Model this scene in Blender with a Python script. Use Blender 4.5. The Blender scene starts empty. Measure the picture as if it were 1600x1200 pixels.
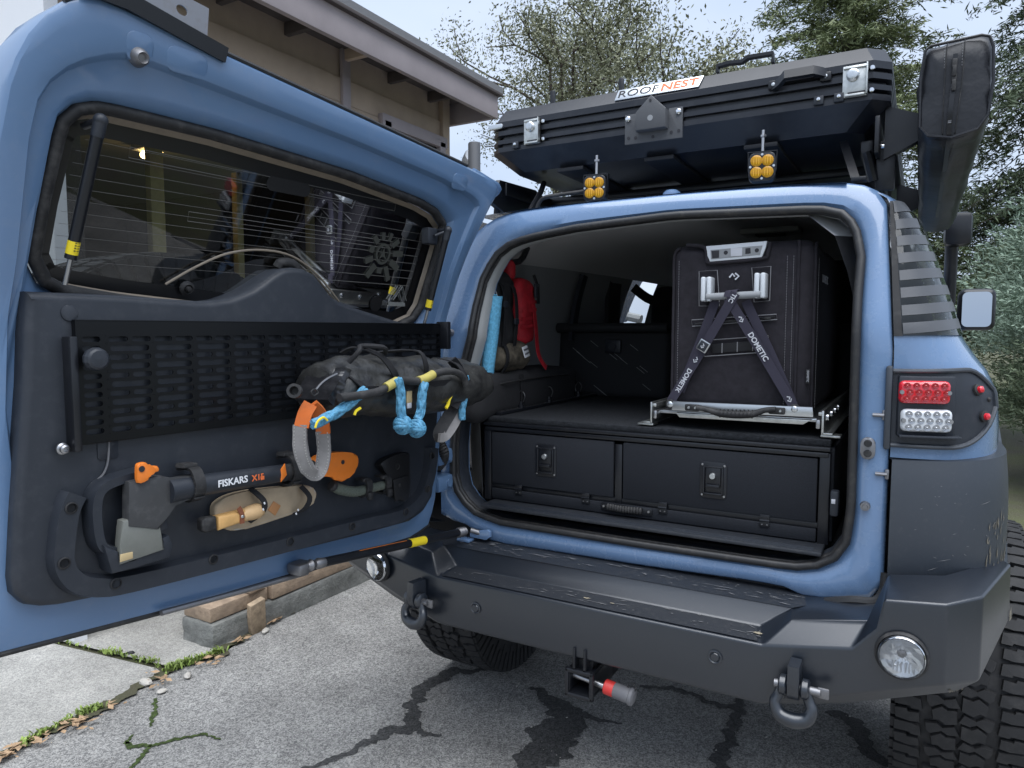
import bpy, bmesh, math, random
import numpy as np
from mathutils import Vector, Matrix
random.seed(7); rng = np.random.default_rng(7)
R = math.radians; PI = math.pi
SC = bpy.context.scene; COL = SC.collection
# ---------------------------------------------------------------- camera
cam_d = bpy.data.cameras.new('camera'); cam = bpy.data.objects.new('camera', cam_d); COL.objects.link(cam)
cam.location = (0.78, -2.0, 1.45); cam.rotation_euler = (R(90 - 4.379), 0, R(29.7))
cam_d.sensor_width = 36; cam_d.lens = 1110 / 1600 * 36; cam_d.clip_start = .02; cam_d.clip_end = 900
SC.camera = cam
# ---------------------------------------------------------------- overcast sky
W = bpy.data.worlds.new('World'); SC.world = W; W.use_nodes = True
nt = W.node_tree; nt.nodes.clear()
sky = nt.nodes.new('ShaderNodeTexSky'); sky.sky_type = 'NISHITA'; sky.sun_disc = False
sky.sun_elevation = R(73); sky.sun_rotation = R(140); sky.dust_density = 4; sky.air_density = 1.2
sk = nt.nodes.new('ShaderNodeVectorMath'); sk.operation = 'SCALE'; sk.inputs['Scale'].default_value = .10
nt.links.new(sky.outputs[0], sk.inputs[0])
tc = nt.nodes.new('ShaderNodeTexCoord'); mp = nt.nodes.new('ShaderNodeMapping'); mp.inputs['Scale'].default_value = (1, 1, 2.4)
nz = nt.nodes.new('ShaderNodeTexNoise'); nz.inputs['Scale'].default_value = 2.6; nz.inputs['Detail'].default_value = 5; nz.inputs['Roughness'].default_value = .5
cr = nt.nodes.new('ShaderNodeValToRGB')
cr.color_ramp.elements[0].position = .3; cr.color_ramp.elements[0].color = (.54, .66, .86, 1)
cr.color_ramp.elements[1].position = .72; cr.color_ramp.elements[1].color = (.70, .80, .98, 1)
mx = nt.nodes.new('ShaderNodeMixRGB'); mx.inputs[0].default_value = .9
bg = nt.nodes.new('ShaderNodeBackground'); bg.inputs['Strength'].default_value = .40; wo = nt.nodes.new('ShaderNodeOutputWorld')
L = nt.links.new
L(tc.outputs['Generated'], mp.inputs[0]); L(mp.outputs[0], nz.inputs['Vector']); L(nz.outputs['Fac'], cr.inputs[0])
L(sk.outputs[0], mx.inputs[1]); L(cr.outputs[0], mx.inputs[2]); L(mx.outputs[0], bg.inputs[0]); L(bg.outputs[0], wo.inputs[0])
sun_d = bpy.data.lights.new('sun', 'SUN'); sun = bpy.data.objects.new('sun', sun_d); COL.objects.link(sun)
sun_d.energy = 1.5; sun_d.angle = R(70); sun_d.color = (.95, .97, 1.0)
sun.rotation_euler = (R(17), 0, R(40)); sun.location = (2, -4, 8)
SC.view_settings.view_transform = 'Standard'; SC.view_settings.look = 'None'
SC.view_settings.exposure = 1.6; SC.view_settings.gamma = 1
# ---------------------------------------------------------------- materials
MATS = {}
def mat(name, col, rough=.5, metal=0, coat=0, var=None, bump=None, dust=None, spec=.5, trans=0, emit=None, ior=1.5, coord='Object', col2=None, alpha=1):
    m = bpy.data.materials.new(name); m.use_nodes = True; t = m.node_tree; b = t.nodes['Principled BSDF']
    b.inputs['Base Color'].default_value = (*col, 1); b.inputs['Roughness'].default_value = rough; b.inputs['Metallic'].default_value = metal
    b.inputs['Coat Weight'].default_value = coat; b.inputs['Coat Roughness'].default_value = .06; b.inputs['Specular IOR Level'].default_value = spec
    b.inputs['Transmission Weight'].default_value = trans; b.inputs['IOR'].default_value = ior; b.inputs['Alpha'].default_value = alpha
    lk = t.links.new; cd = t.nodes.new('ShaderNodeTexCoord'); out = cd.outputs[coord]; cur = None
    def noise(scale, detail=5, rough=.6):
        n = t.nodes.new('ShaderNodeTexNoise'); n.inputs['Scale'].default_value = scale; n.inputs['Detail'].default_value = detail; n.inputs['Roughness'].default_value = rough
        lk(out, n.inputs['Vector']); return n.outputs['Fac']
    def ramp(src, lo, hi, c0, c1):
        r = t.nodes.new('ShaderNodeValToRGB'); r.color_ramp.elements[0].position = lo; r.color_ramp.elements[1].position = hi
        r.color_ramp.elements[0].color = c0; r.color_ramp.elements[1].color = c1; lk(src, r.inputs[0]); return r.outputs[0]
    if var:
        s, a = var[:2]; c2 = col2 or tuple(min(1, c * (1 + a)) for c in col); c1 = col if col2 else tuple(c * (1 - a) for c in col)
        cur = ramp(noise(s), .32, .68, (*c1, 1), (*c2, 1))
    if dust:                                                     # (scale, lo, hi, amount, colour): blotches of dry dirt
        s, lo, hi, am, dc = dust
        f = ramp(noise(s, 8, .68), lo, hi, (0, 0, 0, 1), (am, am, am, 1))
        mixn = t.nodes.new('ShaderNodeMixRGB'); lk(f, mixn.inputs[0]); mixn.inputs[2].default_value = (*dc, 1)
        if cur: lk(cur, mixn.inputs[1])
        else: mixn.inputs[1].default_value = (*col, 1)
        cur = mixn.outputs[0]
        rr = t.nodes.new('ShaderNodeMapRange'); rr.inputs['To Min'].default_value = rough; rr.inputs['To Max'].default_value = min(1, rough + .35)
        lk(f, rr.inputs['Value']); lk(rr.outputs[0], b.inputs['Roughness'])
    if cur: lk(cur, b.inputs['Base Color'])
    if bump:
        bp = t.nodes.new('ShaderNodeBump'); bp.inputs['Strength'].default_value = bump[1]; bp.inputs['Distance'].default_value = bump[2] if len(bump) > 2 else .002
        lk(noise(bump[0], 4), bp.inputs['Height']); lk(bp.outputs[0], b.inputs['Normal'])
    if emit:
        b.inputs['Emission Color'].default_value = (*emit[0], 1); b.inputs['Emission Strength'].default_value = emit[1]
    MATS[name] = m; return m
DUST = (.30, .27, .22)
mat('paint', (.130, .218, .370), .27, coat=1, dust=(26, .52, .95, .22, (.30, .31, .32)))
mat('paint_inner', (.108, .190, .328), .33, coat=.5, dust=(26, .52, .92, .18, (.30, .31, .32)))
mat('plastic', (.019, .023, .031), .46, dust=(30, .5, .95, .18, (.16, .16, .17)), bump=(700, .22, .0008))
mat('cladding', (.024, .031, .042), .45, spec=.8, dust=(90, .56, .95, .16, (.24, .23, .21)), bump=(500, .25, .0008))
mat('steel_black', (.009, .0125, .019), .30, spec=1, dust=(90, .58, .95, .16, (.20, .19, .18)), bump=(420, .25, .0008))
mat('tread_black', (.017, .020, .026), .5, dust=(70, .52, .95, .22, (.20, .19, .17)), bump=(260, .5, .0015))
mat('metal_black', (.008, .009, .012), .34, dust=(20, .58, .9, .12, (.2, .2, .2)))
mat('panel_black', (.0035, .004, .005), .30, spec=.3)
mat('tent_black', (.014, .016, .022), .32, dust=(13, .5, .95, .15, (.2, .2, .2)))
mat('tent_deck', (.012, .013, .017), .6)
mat('rubber', (.014, .014, .015), .62, dust=(25, .48, .85, .35, (.22, .21, .20)))
mat('seal', (.018, .018, .019), .45, dust=(40, .52, .9, .22, (.25, .22, .18)))
mat('tire', (.016, .016, .017), .70, dust=(30, .50, .85, .22, (.17, .16, .15)), bump=(240, .35, .001))
mat('carpet', (.022, .024, .028), .95, spec=.2, var=(160, .5), bump=(900, .9, .002))
mat('drawer', (.011, .013, .018), .8, var=(300, .35), bump=(650, .6, .0012), spec=.35)
mat('trim_dark', (.030, .031, .035), .62, bump=(400, .15, .0006))
mat('trim_grey', (.36, .37, .37), .6, bump=(300, .1, .0006))
mat('trim_mid', (.27, .28, .29), .7, bump=(300, .15, .0006))
mat('headliner', (.55, .56, .57), .95, spec=.15, bump=(900, .3, .001))
mat('seat', (.020, .021, .024), .75, bump=(500, .3, .001))
mat('fabric', (.021, .019, .024), .85, spec=.3, bump=(60, .25, .003), var=(40, .2))
mat('webbing', (.040, .037, .055), .8, spec=.3, bump=(900, .4, .0008))
mat('strap_black', (.016, .016, .018), .75, spec=.35, bump=(900, .4, .0008))
mat('stitch', (.20, .20, .21), .8)
mat('pvc', (.013, .013, .015), .30, coat=.4, bump=(22, .6, .006), dust=(15, .55, .9, .15, (.2, .2, .2)))
mat('pvc_awning', (.009, .010, .014), .42, bump=(9, .5, .010), dust=(12, .5, .95, .12, (.2, .2, .2)))
mat('camo', (.012, .012, .013), .40, coat=.12, var=(22, .9), col2=(.045, .045, .042), bump=(30, .7, .006))
mat('camo_brown', (.030, .025, .018), .85, var=(34, .9), col2=(.15, .125, .09), bump=(40, .4, .004))
mat('backpack', (.022, .022, .024), .85, bump=(45, .4, .004), spec=.3)
mat('red_cloth', (.42, .012, .022), .7, bump=(60, .4, .003), var=(30, .25))
mat('foam_blue', (.13, .40, .60), .9, bump=(160, .8, .004), var=(120, .25), spec=.2)
mat('silver', (.62, .64, .65), .32, metal=1, dust=(20, .5, .9, .2, (.3, .3, .3)))
mat('zinc', (.56, .57, .55), .38, metal=1, var=(60, .15))
mat('steel', (.42, .42, .43), .35, metal=1)
mat('steel_dull', (.26, .26, .27), .5, metal=1, dust=(40, .5, .8, .4, (.2, .16, .12)))
mat('aluminium', (.62, .65, .68), .3, metal=0, spec=.8)
mat('chrome', (.8, .81, .83), .08, metal=1)
mat('mirror', (.50, .54, .58), .03, metal=1)
mat('white', (.75, .76, .78), .6); mat('print', (.55, .56, .60), .7)
mat('print_orange', (.75, .17, .05), .5); mat('print_dark', (.02, .02, .025), .6)
mat('orange', (.78, .20, .02), .45, dust=(30, .5, .9, .2, (.2, .12, .08)))
mat('orange_web', (.55, .12, .015), .8, bump=(500, .6, .001), dust=(30, .45, .8, .4, (.2, .12, .08)))
mat('grey_web', (.23, .22, .215), .8, bump=(500, .5, .001), dust=(24, .45, .75, .5, (.10, .095, .09)))
mat('rope_blue', (.085, .27, .42), .6, var=(120, .35), bump=(300, .5, .002))
mat('rope_black', (.020, .020, .021), .75, bump=(400, .5, .001), dust=(30, .45, .8, .3, (.15, .14, .13)))
mat('rope_green', (.09, .105, .085), .8, var=(300, .3))
mat('yellow', (.80, .62, .02), .5); mat('yellow_web', (.45, .38, .09), .8, dust=(30, .45, .8, .5, (.25, .22, .14)))
mat('tan_tag', (.50, .38, .20), .8)
mat('wood', (.62, .36, .13), .45, var=(18, .18)); mat('wood_light', (.55, .36, .18), .55, var=(12, .15))
mat('leather', (.22, .075, .035), .55); mat('leather_tan', (.42, .20, .08), .6); mat('leather_black', (.010, .010, .011), .42)
mat('canvas', (.40, .315, .215), .9, bump=(600, .5, .001), var=(20, .12)); mat('felt', (.40, .39, .36), .95)
mat('blade', (.20, .205, .185), .42, metal=.25, dust=(25, .4, .8, .4, (.10, .11, .09)))
mat('blade_edge', (.17, .175, .15), .5, metal=.4); mat('blade_dark', (.045, .046, .048), .45, dust=(40, .5, .75, .4, (.14, .14, .14)))
mat('red_plastic', (.55, .035, .03), .5); mat('grey_rubber', (.13, .13, .14), .6, dust=(30, .45, .8, .3, (.25, .24, .22)))
mat('rust', (.16, .06, .03), .8)
mat('sticker_black', (.008, .008, .009), .5); mat('sticker_olive', (.045, .047, .040), .7); mat('sticker_grey', (.15, .155, .15), .6)
mat('frit', (.085, .088, .095), .42); mat('frit_black', (.008, .008, .009), .3); mat('wire', (.14, .135, .125), .5)
mat('tan_seal', (.24, .20, .155), .6, dust=(16, .45, .8, .5, (.09, .08, .07)))
mat('amber', (.75, .36, .01), .15, trans=.35, ior=1.45); mat('amber_led', (.95, .55, .05), .25)
mat('lens_red', (.62, .012, .025), .10, coat=1, var=(200, .2)); mat('led_red', (.35, .008, .012), .15, coat=1)
mat('lens_clear', (.62, .64, .66), .10, coat=1); mat('led_clear', (.40, .41, .43), .12, metal=.6)
mat('lamp_glow', (1, .6, .2), .5, emit=((1, .62, .22), 30))
def glass(name, tint, rough=0):
    m = bpy.data.materials.new(name); m.use_nodes = True; t = m.node_tree; t.nodes.clear()
    o = t.nodes.new('ShaderNodeOutputMaterial'); g = t.nodes.new('ShaderNodeBsdfGlossy'); g.inputs['Roughness'].default_value = .02; g.inputs['Color'].default_value = (1, 1, 1, 1)
    tr = t.nodes.new('ShaderNodeBsdfTransparent'); tr.inputs['Color'].default_value = (*tint, 1)
    f = t.nodes.new('ShaderNodeFresnel'); f.inputs['IOR'].default_value = 1.5; mxs = t.nodes.new('ShaderNodeMixShader')
    t.links.new(f.outputs[0], mxs.inputs[0]); t.links.new(tr.outputs[0], mxs.inputs[1]); t.links.new(g.outputs[0], mxs.inputs[2]); t.links.new(mxs.outputs[0], o.inputs[0])
    MATS[name] = m
glass('glass_tint', (.27, .29, .29)); glass('glass_side', (.30, .32, .32)); glass('glass_clear', (.9, .92, .92)); glass('lens', (.97, .97, .97))
# ---------------------------------------------------------------- mesh helpers
V = Vector
class MB:
    def __init__(s): s.b = bmesh.new()
    def addf(s, vs, fs):
        bv = [s.b.verts.new(v) for v in vs]
        for f in fs:
            try: s.b.faces.new([bv[i] for i in f])
            except ValueError: pass
        return bv
    def box(s, c, d, bev=0, M=None, seg=2):
        r = bmesh.ops.create_cube(s.b, size=1); vs = r['verts']
        for v in vs: v.co = V((v.co.x * d[0], v.co.y * d[1], v.co.z * d[2]))
        if bev:
            es = list({e for v in vs for e in v.link_edges})
            rr = bmesh.ops.bevel(s.b, geom=es, offset=min(bev, min(d) * .49), segments=seg, profile=.5, affect='EDGES', clamp_overlap=True)
            vs = list({v for f in rr['faces'] for v in f.verts} | {v for v in vs if v.is_valid})
        m = Matrix.Translation(c) @ (M.to_4x4() if M is not None else Matrix())
        for v in vs: v.co = m @ v.co
        return s
    def loft(s, loops, closed=True, caps=False):
        n = len(loops[0]); bl = [[s.b.verts.new(p) for p in lp] for lp in loops]
        for a, c in zip(bl, bl[1:]):
            for i in range(n if closed else n - 1):
                j = (i + 1) % n
                try: s.b.faces.new((a[i], a[j], c[j], c[i]))
                except ValueError: pass
        if caps:
            for lp in (list(reversed(bl[0])), bl[-1]):
                try: s.b.faces.new(lp)
                except ValueError: pass
        return s
    def tube(s, pts, r, n=10, caps=True, sub=0, rect=None, ref=None, closed=False):
        """round tube (r number or list) or flat strap (rect=(width,thickness), ref = direction of the width)"""
        pts = [V(p) for p in pts]; rs = r if isinstance(r, (list, tuple)) else [r] * len(pts)
        if sub: pts, rs = smooth_path(pts, rs, sub, closed)
        loops = []; prev = None; N_ = len(pts)
        for i, p in enumerate(pts):
            if closed: t = pts[(i + 1) % N_] - pts[i - 1]
            else: t = pts[min(i + 1, N_ - 1)] - pts[max(i - 1, 0)]
            if t.length < 1e-9: t = V((0, 0, 1))
            t.normalize()
            if ref is not None:
                a = V(ref(i / max(1, N_ - 1)) if callable(ref) else ref); a = a - t * a.dot(t)
                if a.length < 1e-6: a = t.orthogonal()
            elif prev is None: a = t.orthogonal()
            else:
                a = prev - t * prev.dot(t)
                if a.length < 1e-6: a = t.orthogonal()
            a.normalize(); prev = a; c = t.cross(a)
            if rect:
                w, h = rect[0] / 2 * rs[i], rect[1] / 2
                loops.append([p + a * x + c * y for x, y in ((-w, -h), (w, -h), (w, h), (-w, h))])
            else: loops.append([p + (a * math.cos(q) + c * math.sin(q)) * rs[i] for q in (2 * PI * k / n for k in range(n))])
        if closed: loops.append(loops[0]); caps = False
        return s.loft(loops, True, caps)
    def cyl(s, p0, p1, r, r2=None, n=18): return s.tube([p0, p1], [r, r if r2 is None else r2], n)
    def lathe(s, prof, o, ax, n=24, caps=True):
        ax = V(ax).normalized(); a = ax.orthogonal().normalized(); c = ax.cross(a); o = V(o)
        return s.loft([[o + ax * h + (a * math.cos(q) + c * math.sin(q)) * max(r, 1e-4) for q in (2 * PI * k / n for k in range(n))] for r, h in prof], True, caps)
    def prism(s, pts, f, h0, h1, bev=0, seg=2):
        """polygon pts (2D) mapped by f(x, y, h), extruded from h0 to h1, top rim bevelled"""
        a = [s.b.verts.new(f(x, y, h0)) for x, y in pts]; c = [s.b.verts.new(f(x, y, h1)) for x, y in pts]; n = len(pts)
        fs = [s.b.faces.new(list(reversed(a))), s.b.faces.new(c)]
        for i in range(n): fs.append(s.b.faces.new((a[i], a[(i + 1) % n], c[(i + 1) % n], c[i])))
        if bev:
            top = set(c); es = [e for e in fs[1].edges]
            bmesh.ops.bevel(s.b, geom=es, offset=bev, segments=seg, profile=.5, affect='EDGES', clamp_overlap=True)
        return s
    def grid(s, fn, nu, nv, omit=None):
        g = [[s.b.verts.new(fn(i / nu, j / nv)) for j in range(nv + 1)] for i in range(nu + 1)]
        for i in range(nu):
            for j in range(nv):
                if omit and omit((i + .5) / nu, (j + .5) / nv): continue
                s.b.faces.new((g[i][j], g[i + 1][j], g[i + 1][j + 1], g[i][j + 1]))
        return s
    def ball(s, c, r, M=None, n=14):
        rr = bmesh.ops.create_uvsphere(s.b, u_segments=n, v_segments=max(6, n * 2 // 3), radius=1)
        d = r if isinstance(r, (tuple, list)) else (r, r, r)
        for v in rr['verts']:
            p = V((v.co.x * d[0], v.co.y * d[1], v.co.z * d[2])); v.co = (M @ p if M is not None else p) + V(c)
        return s
    def noise(s, amp, freq, seed=0, axis=None):
        from mathutils import noise as mn
        s.b.normal_update()
        for v in s.b.verts:
            q = mn.fractal(v.co * freq + V((seed, seed * 1.7, 3)), .8, 2.1, 3) * amp
            v.co += (v.normal if axis is None else V(axis)) * q
        return s
def smooth_path(pts, rs, sub, closed=False):
    P, Q = [], []; n = len(pts)
    for i in range(n if closed else n - 1):
        if closed: p0, p1, p2, p3 = pts[i - 1], pts[i], pts[(i + 1) % n], pts[(i + 2) % n]
        else: p0, p1, p2, p3 = pts[max(i - 1, 0)], pts[i], pts[i + 1], pts[min(i + 2, n - 1)]
        r1, r2 = rs[i], rs[(i + 1) % n]
        for k in range(sub):
            t = k / sub; t2, t3 = t * t, t * t * t
            P.append(.5 * ((2 * p1) + (p2 - p0) * t + (2 * p0 - 5 * p1 + 4 * p2 - p3) * t2 + (3 * p1 - p0 - 3 * p2 + p3) * t3)); Q.append(r1 + (r2 - r1) * t)
    if not closed: P.append(pts[-1]); Q.append(rs[-1])
    return P, Q
def resample(pts, n):
    pts = [V(p) for p in pts]; d = [0]
    for a, b in zip(pts, pts[1:]): d.append(d[-1] + (b - a).length)
    out = []
    for k in range(n):
        t = d[-1] * k / n; i = max(j for j in range(len(d)) if d[j] <= t + 1e-9); i = min(i, len(pts) - 2)
        out.append(pts[i].lerp(pts[i + 1], (t - d[i]) / max(1e-9, d[i + 1] - d[i])))
    return out
def curve2(pts, sub=4, closed=False):
    P, _ = smooth_path([V((*p, 0)) for p in pts], [1] * len(pts), sub, closed); return [(p.x, p.y) for p in P]
def loop4(sides, n):
    o = []
    for sd in sides: o += resample([V((*p, 0)) for p in sd], n)
    return [(p.x, p.y) for p in o]
def world_of(o):
    m = o.matrix_basis.copy()
    while o.parent: o = o.parent; m = o.matrix_basis @ m
    return m
def build(name, mb, m, parent=None, M=None, smooth=38, keep=False):
    b = mb.b if isinstance(mb, MB) else mb
    if M is not None: bmesh.ops.transform(b, matrix=M, verts=b.verts)
    if not keep: bmesh.ops.recalc_face_normals(b, faces=b.faces)
    if parent is not None: off = world_of(parent).inverted()
    else:
        xs = [v.co for v in b.verts]; c = V(((min(v.x for v in xs) + max(v.x for v in xs)) / 2, (min(v.y for v in xs) + max(v.y for v in xs)) / 2, min(v.z for v in xs)))
        off = Matrix.Translation(-c)
    bmesh.ops.transform(b, matrix=off, verts=b.verts)
    me = bpy.data.meshes.new(name); b.to_mesh(me); b.free(); me.materials.append(MATS[m])
    if smooth:
        me.shade_smooth(); me.set_sharp_from_angle(angle=R(smooth))
    o = bpy.data.objects.new(name, me); COL.objects.link(o)
    if parent is not None: o.parent = parent
    else: o.location = c
    return o
def thing(name, label, cat, loc, group=None):
    o = bpy.data.objects.new(name, None); COL.objects.link(o); o.location = loc; o.empty_display_size = .05
    o['label'] = label; o['category'] = cat
    if group: o['group'] = group
    return o
def tag(o, label, cat, group=None):
    o['label'] = label; o['category'] = cat
    if group: o['group'] = group
    return o
def struct(o): o['kind'] = 'structure'; return o
def stuff(o): o['kind'] = 'stuff'; return o
def text(name, s, size, M, m, parent, ext=.0004, sx=1, bold=False, shear=0):
    c = bpy.data.curves.new('t', 'FONT'); c.body = s; c.size = size; c.align_x = 'CENTER'; c.align_y = 'CENTER'; c.extrude = ext; c.resolution_u = 3; c.shear = shear
    if bold: c.offset = size * .025
    t = bpy.data.objects.new('t', c); COL.objects.link(t); dg = bpy.context.evaluated_depsgraph_get(); me = bpy.data.meshes.new_from_object(t.evaluated_get(dg))
    bpy.data.objects.remove(t); bpy.data.curves.remove(c)
    b = bmesh.new(); b.from_mesh(me); bpy.data.meshes.remove(me)
    bmesh.ops.scale(b, vec=(sx, 1, 1), verts=b.verts)
    return build(name, b, m, parent, M, 0, keep=True)
def frame(o, x, y):
    x = V(x).normalized(); y = V(y); y = (y - x * y.dot(x)).normalized(); z = x.cross(y); m = Matrix((x, y, z)).transposed().to_4x4(); m.translation = V(o); return m
def clone(o, parent=None):
    c = o.copy(); COL.objects.link(c); c.parent = parent
    for ch in list(o.children): clone(ch, c)
    return c
def rrect(cx, cy, w, h, r, n=4):
    o = []
    for sx, sy, a0 in ((1, 1, 0), (-1, 1, 90), (-1, -1, 180), (1, -1, 270)):
        for k in range(n + 1):
            a = R(a0 + 90 * k / n); o.append((cx + sx * (w / 2 - r) + r * math.cos(a), cy + sy * (h / 2 - r) + r * math.sin(a)))
    return o
# door frame of reference: u from the hinge to the free edge, w towards the inside, z up
DA = R(4)
MD = Matrix(((-math.sin(DA), math.cos(DA), 0, -.56), (-math.cos(DA), -math.sin(DA), 0, -.1), (0, 0, 1, 0), (0, 0, 0, 1)))
def lean(z, z0=1.47): return max(0, z - z0) * .29
def yr(z): return lean(z, 1.45)
# ================================================================ ground
mat('soil', (.07, .060, .042), .95, var=(1.6, .5), col2=(.075, .085, .03), bump=(40, .8, .02))
def asphalt_mat(name, base, spk, bump_s):
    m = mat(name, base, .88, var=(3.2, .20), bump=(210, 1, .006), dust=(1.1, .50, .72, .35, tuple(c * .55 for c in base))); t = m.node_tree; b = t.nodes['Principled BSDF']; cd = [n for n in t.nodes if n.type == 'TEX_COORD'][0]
    vo = t.nodes.new('ShaderNodeTexVoronoi'); vo.inputs['Scale'].default_value = bump_s; t.links.new(cd.outputs['Object'], vo.inputs['Vector'])
    vo2 = t.nodes.new('ShaderNodeTexVoronoi'); vo2.inputs['Scale'].default_value = bump_s * .42; t.links.new(cd.outputs['Object'], vo2.inputs['Vector'])
    mxv = t.nodes.new('ShaderNodeMixRGB'); mxv.inputs[0].default_value = .3; t.links.new(vo.outputs['Color'], mxv.inputs[1]); t.links.new(vo2.outputs['Color'], mxv.inputs[2])
    sp = t.nodes.new('ShaderNodeValToRGB'); sp.color_ramp.elements[0].position = .25; sp.color_ramp.elements[1].position = .78
    sp.color_ramp.elements[0].color = (.38, .38, .38, 1); sp.color_ramp.elements[1].color = (1.75, 1.72, 1.66, 1)
    t.links.new(mxv.outputs[0], sp.inputs[0])
    mu = t.nodes.new('ShaderNodeMixRGB'); mu.blend_type = 'MULTIPLY'; mu.inputs[0].default_value = spk
    src = b.inputs['Base Color'].links[0].from_socket; t.links.new(src, mu.inputs[1]); t.links.new(sp.outputs[0], mu.inputs[2]); t.links.new(mu.outputs[0], b.inputs['Base Color'])
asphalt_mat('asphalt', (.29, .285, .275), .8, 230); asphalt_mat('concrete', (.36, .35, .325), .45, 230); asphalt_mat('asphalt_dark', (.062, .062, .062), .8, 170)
mat('old_concrete', (.20, .20, .185), .9, var=(9, .35), dust=(14, .45, .8, .6, (.10, .11, .095)), bump=(60, .8, .01))
def sheet(pts, z, m, name):
    b = MB(); b.addf([(x, y, z) for x, y in pts], [list(range(len(pts)))]); return struct(build(name, b, m, None, None, 0))
g = sheet([(-300, -300), (300, -300), (300, 300), (-300, 300)], -.012, 'soil', 'ground')
edge = [(-1.854, -1.343), (-1.883, -0.852), (-1.878, -0.69), (-1.881, -0.503), (-1.902, -0.347), (-1.941, -0.209), (-1.917, -0.089), (-1.881, 0.031), (-1.947, 0.282), (-1.98, 0.602), (-2.021, 1.09)]
drive = edge + [(-2.05, 2.2), (-2.15, 7), (1.3, 7.2), (1.42, 4.6), (1.62, 3.6), (2.6, 1.8), (5, -1), (5, -6), (-2.2, -6)]
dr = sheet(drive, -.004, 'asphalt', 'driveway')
slab_far = [(x - .015, y) for x, y in edge] + [(-2.07, 2.2), (-9, 2.2), (-9, -6), (-2.3, -6)]
joint = [(-2.665, -0.282), (-2.304, -0.211), (-1.972, -0.188)]
# two concrete slabs parted by a weedy joint
e1 = [p for p in edge if p[1] <= joint[2][1] + .02]; e2 = [p for p in edge if p[1] > joint[2][1] + .02]
jd = V((joint[0][0] - joint[2][0], joint[0][1] - joint[2][1], 0)).normalized(); far = (joint[2][0] + jd.x * 7, joint[2][1] + jd.y * 7)
sheet([(x - .02, y) for x, y in e1] + [(joint[2][0] - .03, joint[2][1] - .012), (far[0], far[1] - .012), (-9, -6), (-2.6, -6)], .004, 'concrete', 'concrete_slab')
sheet([(joint[2][0] - .03, joint[2][1] + .022)] + [(x - .02, y) for x, y in e2] + [(-2.07, 2.2), (-9, 2.6), (far[0], far[1] + .022)], .003, 'concrete', 'concrete_slab')
def band(name, pts, widths, z, m, parent, jit=.35):
    """an irregular crack or stain lying on the asphalt"""
    from mathutils import noise as mn
    P, Wd = smooth_path([V((*p, 0)) for p in pts], widths, 22); b = MB(); Lf, Rt = [], []; k0 = random.uniform(0, 50)
    for i, p in enumerate(P):
        t = (P[min(i + 1, len(P) - 1)] - P[max(i - 1, 0)]).normalized(); s = V((-t.y, t.x, 0)); w = Wd[i] / 2; q = p * 16; q2 = p * 70
        wob = s * (mn.noise(q + V((k0, 0, 0))) * .035 * min(1, Wd[i] / .04) + mn.noise(q2 + V((k0, 3, 0))) * .010)
        Lf.append(p + wob + s * w * max(.15, 1 + jit * 1.6 * mn.noise(q * 1.7 + V((0, k0, 0))) + min(.5, .012 / max(w, .001)) * mn.noise(q2)) + V((0, 0, z))); Rt.append(p + wob - s * w * max(.15, 1 + jit * 1.6 * mn.noise(q * 1.7 + V((0, 0, k0))) + min(.5, .012 / max(w, .001)) * mn.noise(q2 + V((9, 0, 0)))) + V((0, 0, z)))
    b.loft([Lf, Rt], closed=False); return build(name, b, m, parent, None, 0)
band('crack', [(-0.771, 0.498), (-0.894, 0.388), (-0.894, 0.187), (-0.811, 0.02), (-0.823, -0.07), (-0.858, -0.208), (-0.932, -0.403)], [.02, .07, .06, .05, .07, .03, .02], -.0015, 'asphalt_dark', dr)
band('crack', [(-0.808, 0.047), (-0.719, -0.024), (-0.652, 0)], [.03, .03, .01], -.001, 'asphalt_dark', dr)
band('crack', [(-0.541, 0.453), (-0.428, 0.424), (-0.328, 0.331), (-0.299, 0.192), (-0.287, 0.045), (-0.284, -0.072)], [.02, .06, .14, .17, .15, .08], -.0015, 'asphalt_dark', dr)
band('crack', [(-0.328, 0.331), (-0.24, 0.371), (-0.114, 0.388)], [.10, .03, .008], -.001, 'asphalt_dark', dr)
band('crack', [(-0.155, 0.697), (-0.006, 0.734), (0.131, 0.699), (0.226, 0.71)], [.02, .03, .03, .04], -.0015, 'asphalt_dark', dr)
band('crack', [(0.229, 0.788), (0.242, 0.656), (0.248, 0.504), (0.247, 0.392), (0.276, 0.247)], [.03, .05, .04, .06, .05], -.001, 'asphalt_dark', dr)
band('crack', [(0.527, 0.86), (0.617, 0.849), (0.669, 0.698), (0.77, 0.588)], [.02, .07, .06, .05], -.0015, 'asphalt_dark', dr)
mat('moss', (.055, .085, .018), .95, var=(60, .6), bump=(200, 1, .01))
for p, w in (([(-1.779, -0.346), (-1.711, -0.405), (-1.616, -0.488)], [.012, .018, .01]), ([(-1.597, -0.594), (-1.553, -0.578), (-1.491, -0.551), (-1.436, -0.466), (-1.398, -0.421), (-1.319, -0.404)], [.02, .025, .016, .016, .012, .006]), ([(-1.499, -0.556), (-1.463, -0.605), (-1.426, -0.685)], [.012, .018, .014]), ([(-1.621, -0.549), (-1.582, -0.594)], [.008, .014])):
    band('mossy_crack', p, w, -.0008, 'moss', dr, .6)
band('edge_gap', [(x - .01, y) for x, y in edge], [.05] * len(edge), .0045, 'soil', dr, .5)
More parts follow.
